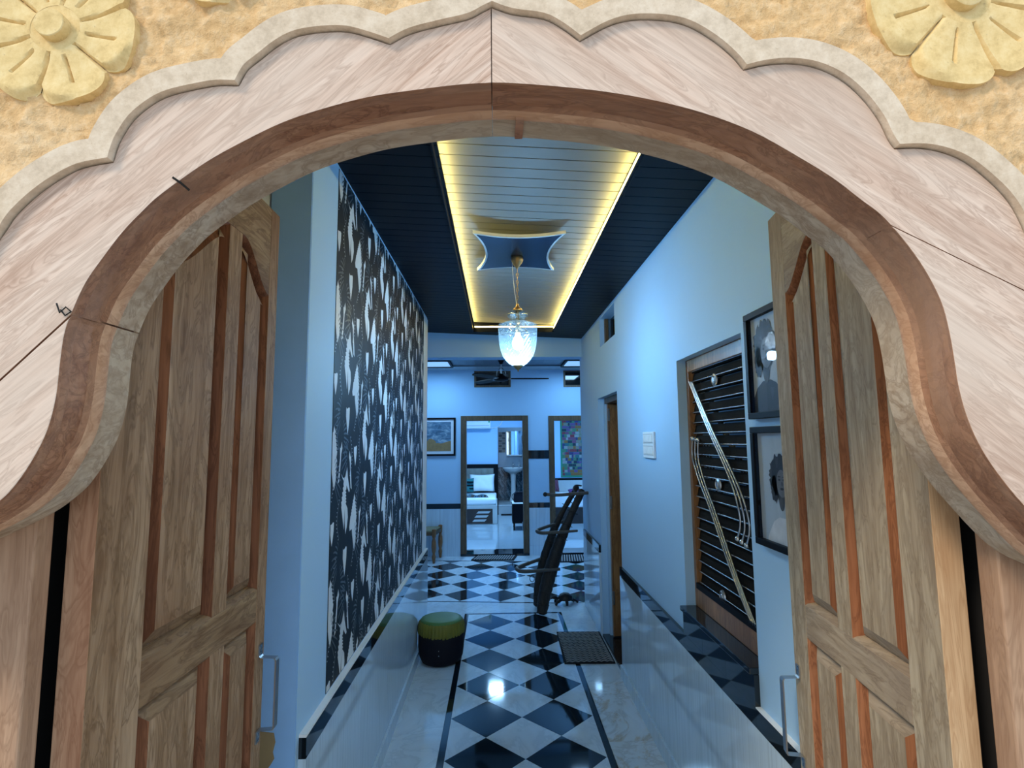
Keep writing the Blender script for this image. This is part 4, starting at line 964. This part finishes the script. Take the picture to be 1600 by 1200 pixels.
loop(.385, .78, .795, .016, .045); loop(.18, .60, .430, .018, .050)
MB().tube(spline([(.475, 5.40, 1.160), (.60, 5.40, 1.152), (.75, 5.40, 1.162), (.90, 5.42, 1.168)], 5), .016, 10).build('top_rung', M_oldg, ld, smooth=60)
MB().lathe([(.0001, -.024), (.017, -.016), (.024, 0), (.017, .016), (.0001, .024)], (.468, 5.40, 1.160), 14).build('knob', M_old, ld, smooth=True)
MB().tube(spline([(.76, 5.42, 1.17), (.765, 5.50, 1.21), (.80, 5.56, 1.232), (.86, 5.58, 1.225)], 6), .008, 8).build('looped_rung', M_old, ld, smooth=True)
for x_, z_ in ((.50, .735), (.545, .72), (.325, .355), (.735, 1.105)):
    MB().tube([(x_ + .022 * math.cos(a), 5.38 + .004 * math.sin(a), z_ + .030 * math.sin(a)) for a in [2 * PI * q / 16 for q in range(17)]], .0035, 6, cap=False).build('iron_ring', M_iron, ld, smooth=True)

tt = tag(empty('tortoise_figurine', (.685, 5.76, 0), 'small dark tortoise figurine standing on the marble by the ladder', 'figurine'))
M_tort = plain('dark bronze', (.012, .010, .010), .45, .4, .5, .6, .3, 40)
vs = []; fs = []; n, m = 22, 12
for i in range(m + 1):
    ph = PI / 2 * i / m
    for k in range(n):
        g_ = 2 * PI * k / n; r = math.cos(ph); bump_ = 1 + .035 * (1 if (k // 2 + i // 3) % 2 else 0)
        vs.append((.690 + .080 * r * math.cos(g_) * bump_, 5.745 + .062 * r * math.sin(g_) * bump_, .048 + .070 * math.sin(ph) * bump_))
for i in range(m):
    for k in range(n): fs.append((i * n + k, i * n + (k + 1) % n, (i + 1) * n + (k + 1) % n, (i + 1) * n + k))
fs.append(tuple(range(n))[::-1]); MB().add(vs, fs).build('shell', M_tort, tt, smooth=35)
MB().tube(spline([(.66, 5.745, .055), (.615, 5.742, .060), (.590, 5.74, .072), (.566, 5.738, .072), (.555, 5.738, .064)], 5), [.016] * 6 + [.014] * 4 + [.019] * 5 + [.018] * 4 + [.010, .006], 12).build('head', M_tort, tt, smooth=True)
for a in (((.64, 5.72, .05), (.60, 5.69, .035), (.585, 5.685, .006)), ((.64, 5.77, .05), (.60, 5.80, .035), (.59, 5.805, .006)), ((.70, 5.71, .045), (.70, 5.675, .03), (.70, 5.665, .006)), ((.75, 5.76, .045), (.80, 5.77, .03), (.825, 5.77, .010)), ((.74, 5.78, .045), (.77, 5.81, .03), (.79, 5.815, .006))):
    MB().tube(spline(a, 5), [.017] * 5 + [.013] * 5 + [.011], 10).build('leg', M_tort, tt, smooth=True)

# ================================================================== BEDROOMS BEYOND
bd = st(empty('floor_bedroom', (0, 10, 0), 'glossy pale tile floor of the bedrooms', 'floor')); 
M_bfl = plain('glossy pale floor tile', (.42, .50, .55), .06, 0, .6, 0, .04)
for i in range(7):
    for j in range(5):
        box('floor_tile', -2.4 + i * .8 + .001, -1.6 + i * .8 - .001, 8.50 + j * .8 + .001, 9.30 + j * .8 - .001, -.01, .028, M_bfl, bd)
for s_ in ('wall_bedroom',):
    wq = st(empty('wall_bedroom', (0, 12.4, 0), 'pale blue walls of the two bedrooms', 'wall'))
    box('wall_body', -2.5, -.005, 12.40, 12.50, 0, 2.9, M_wall, wq); box('wall_body', -.005, .62, 12.40, 12.50, 1.995, 2.9, M_wall, wq); box('wall_body', .62, 3.2, 12.40, 12.50, 0, 2.9, M_wall, wq)
    box('wall_body', .56, .66, 8.5, 12.4, 0, 2.9, M_wall, wq); box('wall_body', -2.5, -2.4, 8.2, 12.4, 0, 2.9, M_wall, wq); box('wall_body', 3.1, 3.2, 8.2, 12.4, 0, 2.9, M_wall, wq)
    box('wall_body', .66, 3.2, 11.55, 11.65, 0, 2.9, M_wall, wq)
st(box('ceiling_bedroom', -2.5, 3.2, 8.2, 13.9, 2.82, 2.9, M_white), 'white ceiling over the bedrooms')
for xx, yy, lab in ((-.06, 10.2, 'round ceiling lamp in the bedroom with the white pillow'), (1.9, 9.8, 'round ceiling lamp in the bedroom with the patchwork hanging')):
    R_ = tag(empty('ceiling_lamp', (xx, yy, 2.78), lab, 'lamp'))
    MB().lathe([(.14, 2.782), (.175, 2.782), (.175, 2.815), (.14, 2.815)], (xx, yy, 0), 28).build('ring', M_white, R_, smooth=40)
    MB().lathe([(.0001, 2.790), (.139, 2.790), (.139, 2.815), (.0001, 2.815)], (xx, yy, 0), 28).build('diffuser', M_panel, R_)
# bathroom
wba = st(empty('wall_bathroom', (.3, 13.5, 0), 'bathroom walls of grey tile with a mosaic strip and dark marble dado', 'wall'))
M_btile = plain('grey bathroom tile', (.30, .36, .42), .15); M_bd = mk_marble('dark veined marble tile', (.03, .055, .075), (.20, .26, .30))
def bt(nm, a, m_): box(nm, *a, m_, wba)
for i in range(4):
    for j in range(3): bt('wall_tile', (-.06 + i * .2 + .001, .14 + i * .2 - .001, 13.50, 13.52, .22 + j * .27 + .001, .49 + j * .27 - .001), M_bd)
    for j in range(5): bt('wall_tile', (-.06 + i * .2 + .001, .14 + i * .2 - .001, 13.50, 13.52, 1.03 + j * .30 + .001, 1.33 + j * .30 - .001), M_btile)
bt('wall_body', (-.2, .8, 13.52, 13.6, 0, 2.8), M_btile); bt('wall_body', (-.12, -.06, 12.5, 13.52, 0, 2.8), M_btile); bt('wall_body', (.74, .80, 12.5, 13.52, 0, 2.8), M_btile)
bt('step', (-.004, .60, 12.402, 13.5, .0, .215), plain('pale step tile', (.45, .52, .56), .2))
bt('sill', (-.004, .60, 12.39, 12.42, .215, .235), M_white)
M_mos = [plain('mosaic dark', (.02, .03, .04), .2), plain('mosaic brown', (.16, .13, .11), .2)]
for r_ in range(8):
    for c_ in range(2): box('mosaic_tile', .02 + c_ * .085, .10 + c_ * .085, 13.488, 13.499, 1.40 + r_ * .064, 1.43 + r_ * .064 + .026, M_mos[(r_ + c_) % 2], wba)
for r_ in range(8): box('mosaic_tile', .585, .64, 13.488, 13.499, 1.40 + r_ * .064, 1.43 + r_ * .064 + .026, M_mos[r_ % 2], wba)
mr = tag(empty('mirror', (.45, 13.48, 1.34), 'rectangular bathroom mirror above the washbasin', 'mirror'))
M_mir = plain('mirror silver', (.85, .92, .95), .03, 1)
box('mirror_plate', .215, .60, 13.470, 13.486, 1.335, 1.925, M_mir, mr); box('shelf', .215, .60, 13.40, 13.47, 1.318, 1.334, M_white, mr)
bs = tag(empty('washbasin', (.37, 13.2, .215), 'white pedestal washbasin under the bathroom mirror', 'washbasin'))
MB().lathe([(.0001, .89), (.10, .895), (.19, .93), (.245, .985), (.262, 1.025), (.255, 1.032), (.22, 1.01), (.12, .96), (.0001, .95)], (.37, 13.24, 0), 28, sy=.8).build('bowl', M_glossw, bs, smooth=40)
MB().lathe([(.0001, .215), (.10, .215), (.095, .26), (.062, .36), (.058, .70), (.075, .86), (.11, .905), (.0001, .91)], (.37, 13.26, 0), 22).build('pedestal', M_glossw, bs, smooth=40)
MB().tube([(.37, 13.42, 1.01), (.37, 13.42, 1.12), (.37, 13.36, 1.135), (.37, 13.31, 1.11)], .014, 8).build('tap', M_metal, bs, smooth=60)
bo = tag(empty('soap_bottle', (.52, 13.40, 1.03), 'small soap bottle on the washbasin rim', 'bottle'))
MB().lathe([(.0001, 1.03), (.026, 1.03), (.03, 1.05), (.028, 1.09), (.010, 1.11), (.0001, 1.112)], (.52, 13.36, 0), 14).build('body', M_dullmetal, bo, smooth=40); MB().tube([(.52, 13.36, 1.11), (.52, 13.36, 1.15), (.52, 13.33, 1.152)], .005, 6).build('pump', M_white, bo)
tag(MB().box(.06, .42, 12.18, 12.36, .029, .042).build('bath_mat', M_rubber), 'dark flat mat at the bathroom step', 'mat')
# bed
be = tag(empty('bed', (-.9, 11.7, .03), 'white made bed with taupe tufted headboard and slotted dark drawer front', 'bed'))
BX0, BX1, BY0, BY1 = -1.9, -.02, 10.95, 12.28
box('base_frame', BX0, BX1, BY0, BY1, .03, .40, M_grey, be, .004)
box('drawer_front', BX0, -.115, BY0 - .014, BY0 - .001, .045, .335, M_dkwood, be)
for zz, xo in ((.245, .02), (.165, -.02), (.085, -.06)):
    for rep in (0, -.62):
        q = [(-.46 + xo + rep, zz), (-.215 + xo + rep, zz), (-.175 + xo + rep, zz + .042), (-.42 + xo + rep, zz + .042)]
        MB().prism(q, XZ, BY0 - .017, BY0 - .0142).build('drawer_slot', M_grey, be)
q = [(BX0 + .01, BY0 + .01), (BX1 - .02, BY0 + .01), (BX1 - .02, BY1 - .02), (BX0 + .01, BY1 - .02)]
MB().prism(q, XY, .401, .535).build('mattress', M_cloth, be, bevel=.035)
box('headboard_frame', BX0, .0, 12.30, 12.36, .03, 1.16, M_black, be)
vs = []; fs = []; nx_, nz_ = 60, 18
for i in range(nx_ + 1):
    for k in range(nz_ + 1):
        u, v_ = i / nx_, k / nz_; x_ = BX0 + .02 + u * 1.775; z_ = .55 + v_ * .52
        vs.append((x_, 12.300 - .03 * abs(math.sin(PI * u * 12)) ** .5 * abs(math.sin(PI * (v_ * 3 + .001))) ** .5 - .004, z_))
for i in range(nx_):
    for k in range(nz_): fs.append((i * (nz_ + 1) + k, (i + 1) * (nz_ + 1) + k, (i + 1) * (nz_ + 1) + k + 1, i * (nz_ + 1) + k + 1))
MB().add(vs, fs).build('tufted_panel', M_tuft, be, smooth=True)
def pillow(name, c, w_, h_, t_, mat, label, cat, tilt=-.25, rotz=0, grp=None):
    vs = []; fs = []; n = 16
    for sd in (1, -1):
        for i in range(n + 1):
            for k in range(n + 1):
                u, v_ = 2 * i / n - 1, 2 * k / n - 1; e = max(0, (1 - u ** 4) * (1 - v_ ** 4)) ** .6
                px = u * w_ / 2 * (1 - .07 * (1 - u * u) * 0 - .05 * (1 - v_ * v_) * abs(u)); pz = v_ * h_ / 2 * (1 - .09 * (1 - u * u) * abs(v_))
                vs.append((px, sd * e * t_ / 2 + .004 * math.sin(u * 9 + v_ * 5) * e, pz))
    m = n + 1
    for sd in (0, 1):
        for i in range(n):
            for k in range(n):
                a = sd * m * m + i * m + k; fs.append((a, a + m, a + m + 1, a + 1))
    Mx = Matrix.Translation(c) @ Matrix.Rotation(rotz, 4, 'Z') @ Matrix.Rotation(tilt, 4, 'X')
    return tag(MB(Mx).add(vs, fs).build(name, mat, None, smooth=True), label, cat, grp)
pillow('pillow', (-.36, 12.10, .76), .56, .40, .15, M_cloth, 'plump white pillow leaning on the tufted headboard', 'pillow', -.35)
M_teal = plain('teal striped cloth', (.02, .16, .17), .9); 
cs = pillow('cushion', (-.68, 11.88, .73), .30, .32, .12, M_teal, 'teal and black striped cushion at the edge of the bed', 'cushion', -.3)
for k in range(3):
    Mx = Matrix.Translation((-.68, 11.82, .66 + k * .07)); MB(Mx).box(-.10, .145, -.018, -.002, -.015, .015).build('stripe', M_black, cs)
# folded throw
vs = []; fs = []; nx_, ny_ = 26, 10
for i in range(nx_ + 1):
    for k in range(ny_ + 1):
        u, v_ = i / nx_, k / ny_; vs.append((-.72 + .52 * u - .03 * v_, 11.15 + .20 * v_, .540 + .045 * math.sin(PI * min(1, max(0, v_))) ** .5 * (1 - .25 * math.sin(u * 14)) * (1 if 0 < u < 1 else .1)))
for i in range(nx_):
    for k in range(ny_): fs.append((i * (ny_ + 1) + k, (i + 1) * (ny_ + 1) + k, (i + 1) * (ny_ + 1) + k + 1, i * (ny_ + 1) + k + 1))
t = NT('patterned throw cloth'); n = t.noise(t.map((6, 1, 1)), 4, 3); t.col(t.ramp(n, [(.4, (.008, .012, .018)), (.5, (.16, .12, .08)), (.55, (.03, .18, .28)), (.62, (.01, .015, .02))])); M_throw = t.set(.9)
tag(MB().add(vs, fs).build('folded_throw', M_throw, None, smooth=True), 'dark patterned folded throw lying on the white bed', 'throw')
# air conditioner
ac = tag(empty('air_conditioner', (-.6, 12.3, 1.95), 'white wall air conditioner high above the bed', 'air conditioner'))
MB().prism([(12.399, 1.965), (12.20, 1.965), (12.17, 1.985), (12.165, 2.24), (12.20, 2.27), (12.399, 2.27)], YZ, -1.0, -.165).build('casing', M_white, ac, bevel=.01)
box('air_flap', -.97, -.20, 12.160, 12.168, 1.992, 2.03, M_white, ac); box('flap_gap', -.97, -.20, 12.166, 12.1695, 2.032, 2.038, M_black, ac)
box('energy_label', -.215, -.18, 12.1625, 12.1648, 2.10, 2.17, plain('green label', (.05, .35, .15), .5), ac)
MB().tube(spline([(-.165, 12.37, 1.98), (-.10, 12.38, 1.985), (.02, 12.38, 2.02), (.10, 12.385, 2.14), (.12, 12.385, 2.35)], 5), .010, 8).build('hose', M_white, ac, smooth=60)
# side table with a kettle
sd = tag(empty('side_table', (.46, 10.3, .028), 'black side cabinet on short legs beside the bathroom opening', 'cabinet'))
box('cabinet_body', .262, .555, 10.15, 10.60, .158, .515, M_black, sd, .004); box('white_top', .262, .555, 10.15, 10.60, .516, .524, M_white, sd)
for a in ((.30, 10.19), (.53, 10.19), (.30, 10.56), (.53, 10.56)): MB().tube([(a[0], a[1], .028), (a[0], a[1], .158)], .014, 8).build('leg', M_black, sd)
bg_ = tag(empty('handbag', (.43, 10.4, .524), 'black bag lying on the black side cabinet', 'bag'))
MB().prism([(.285, .545), (.31, .525), (.545, .525), (.55, .70), (.52, .725), (.33, .72), (.295, .69)], XZ, 10.28, 10.42).build('bag_body', M_bvel, bg_, bevel=.02)
MB().tube(spline([(.30, 10.35, .56), (.265, 10.35, .60), (.268, 10.35, .66), (.30, 10.35, .69)], 5), .007, 6).build('bag_handle', M_black, bg_, smooth=True)
# second bedroom
b2 = tag(empty('bed', (1.9, 11.2, .03), 'white bed on a plain dark base seen through the right doorway', 'bed'))
box('base_frame', 1.0, 2.9, 10.90, 11.52, .03, .345, M_dkwood, b2); MB().prism([(1.0, 10.9), (2.9, 10.9), (2.9, 11.50), (1.0, 11.5)], XY, .346, .60).build('mattress', M_cloth, b2, bevel=.04)
box('headboard', .75, 2.9, 11.525, 11.548, .03, .885, M_black, b2)
box('headboard_panel', .80, 2.85, 11.518, 11.5245, .60, .84, M_grey, b2)
M_purp = plain('purple velvet', (.10, .03, .16), .8, var=.4, sc=20); M_maroon = plain('maroon striped cloth', (.14, .04, .07), .85, var=.5, sc=30)
pillow('cushion', (1.17, 11.30, .745), .22, .26, .11, M_maroon, 'maroon striped cushion at left of the second bed', 'cushion', -.2, .5)
pillow('cushion', (1.62, 11.15, .645), .36, .20, .06, M_purp, 'flat purple cushion on the second bed behind the ladder', 'cushion', -1.35)
# patchwork hanging
hg = tag(empty('wall_hanging', (1.55, 11.54, .9), 'green bordered patchwork textile hanging above the second bed', 'wall hanging'))
HX0, HX1, HZ0, HZ1 = 1.345, 1.90, .90, 2.23
box('cloth_border', HX0, HX1, 11.540, 11.547, HZ0, HZ1, plain('green cotton', (.03, .22, .12), .9, var=.3), hg)
pal = [(.05, .20, .22), (.25, .10, .20), (.30, .30, .25), (.06, .07, .22), (.35, .18, .06), (.10, .28, .16), (.30, .06, .08), (.40, .45, .45), (.18, .12, .30), (.03, .06, .09)]
pm = [plain('patch cloth %d' % i, tuple(q * .6 for q in c), .9, var=.6, sc=60) for i, c in enumerate(pal)]
rz = random.Random(4)
nxp, nzp = 8, 20; pw, ph = (HX1 - HX0 - .08) / nxp, (HZ1 - HZ0 - .08) / nzp
for k in range(nzp):
    a = HX0 + .035
    while a < HX1 - .05:
        wd = min(rz.uniform(.035, .10), HX1 - .035 - a); b = HZ0 + .04 + k * ph
        box('patch', a + .001, a + wd - .001, 11.5370, 11.5400, b + .001, b + ph * rz.uniform(.85, 1) - .001, pm[rz.randrange(10)], hg); a += wd
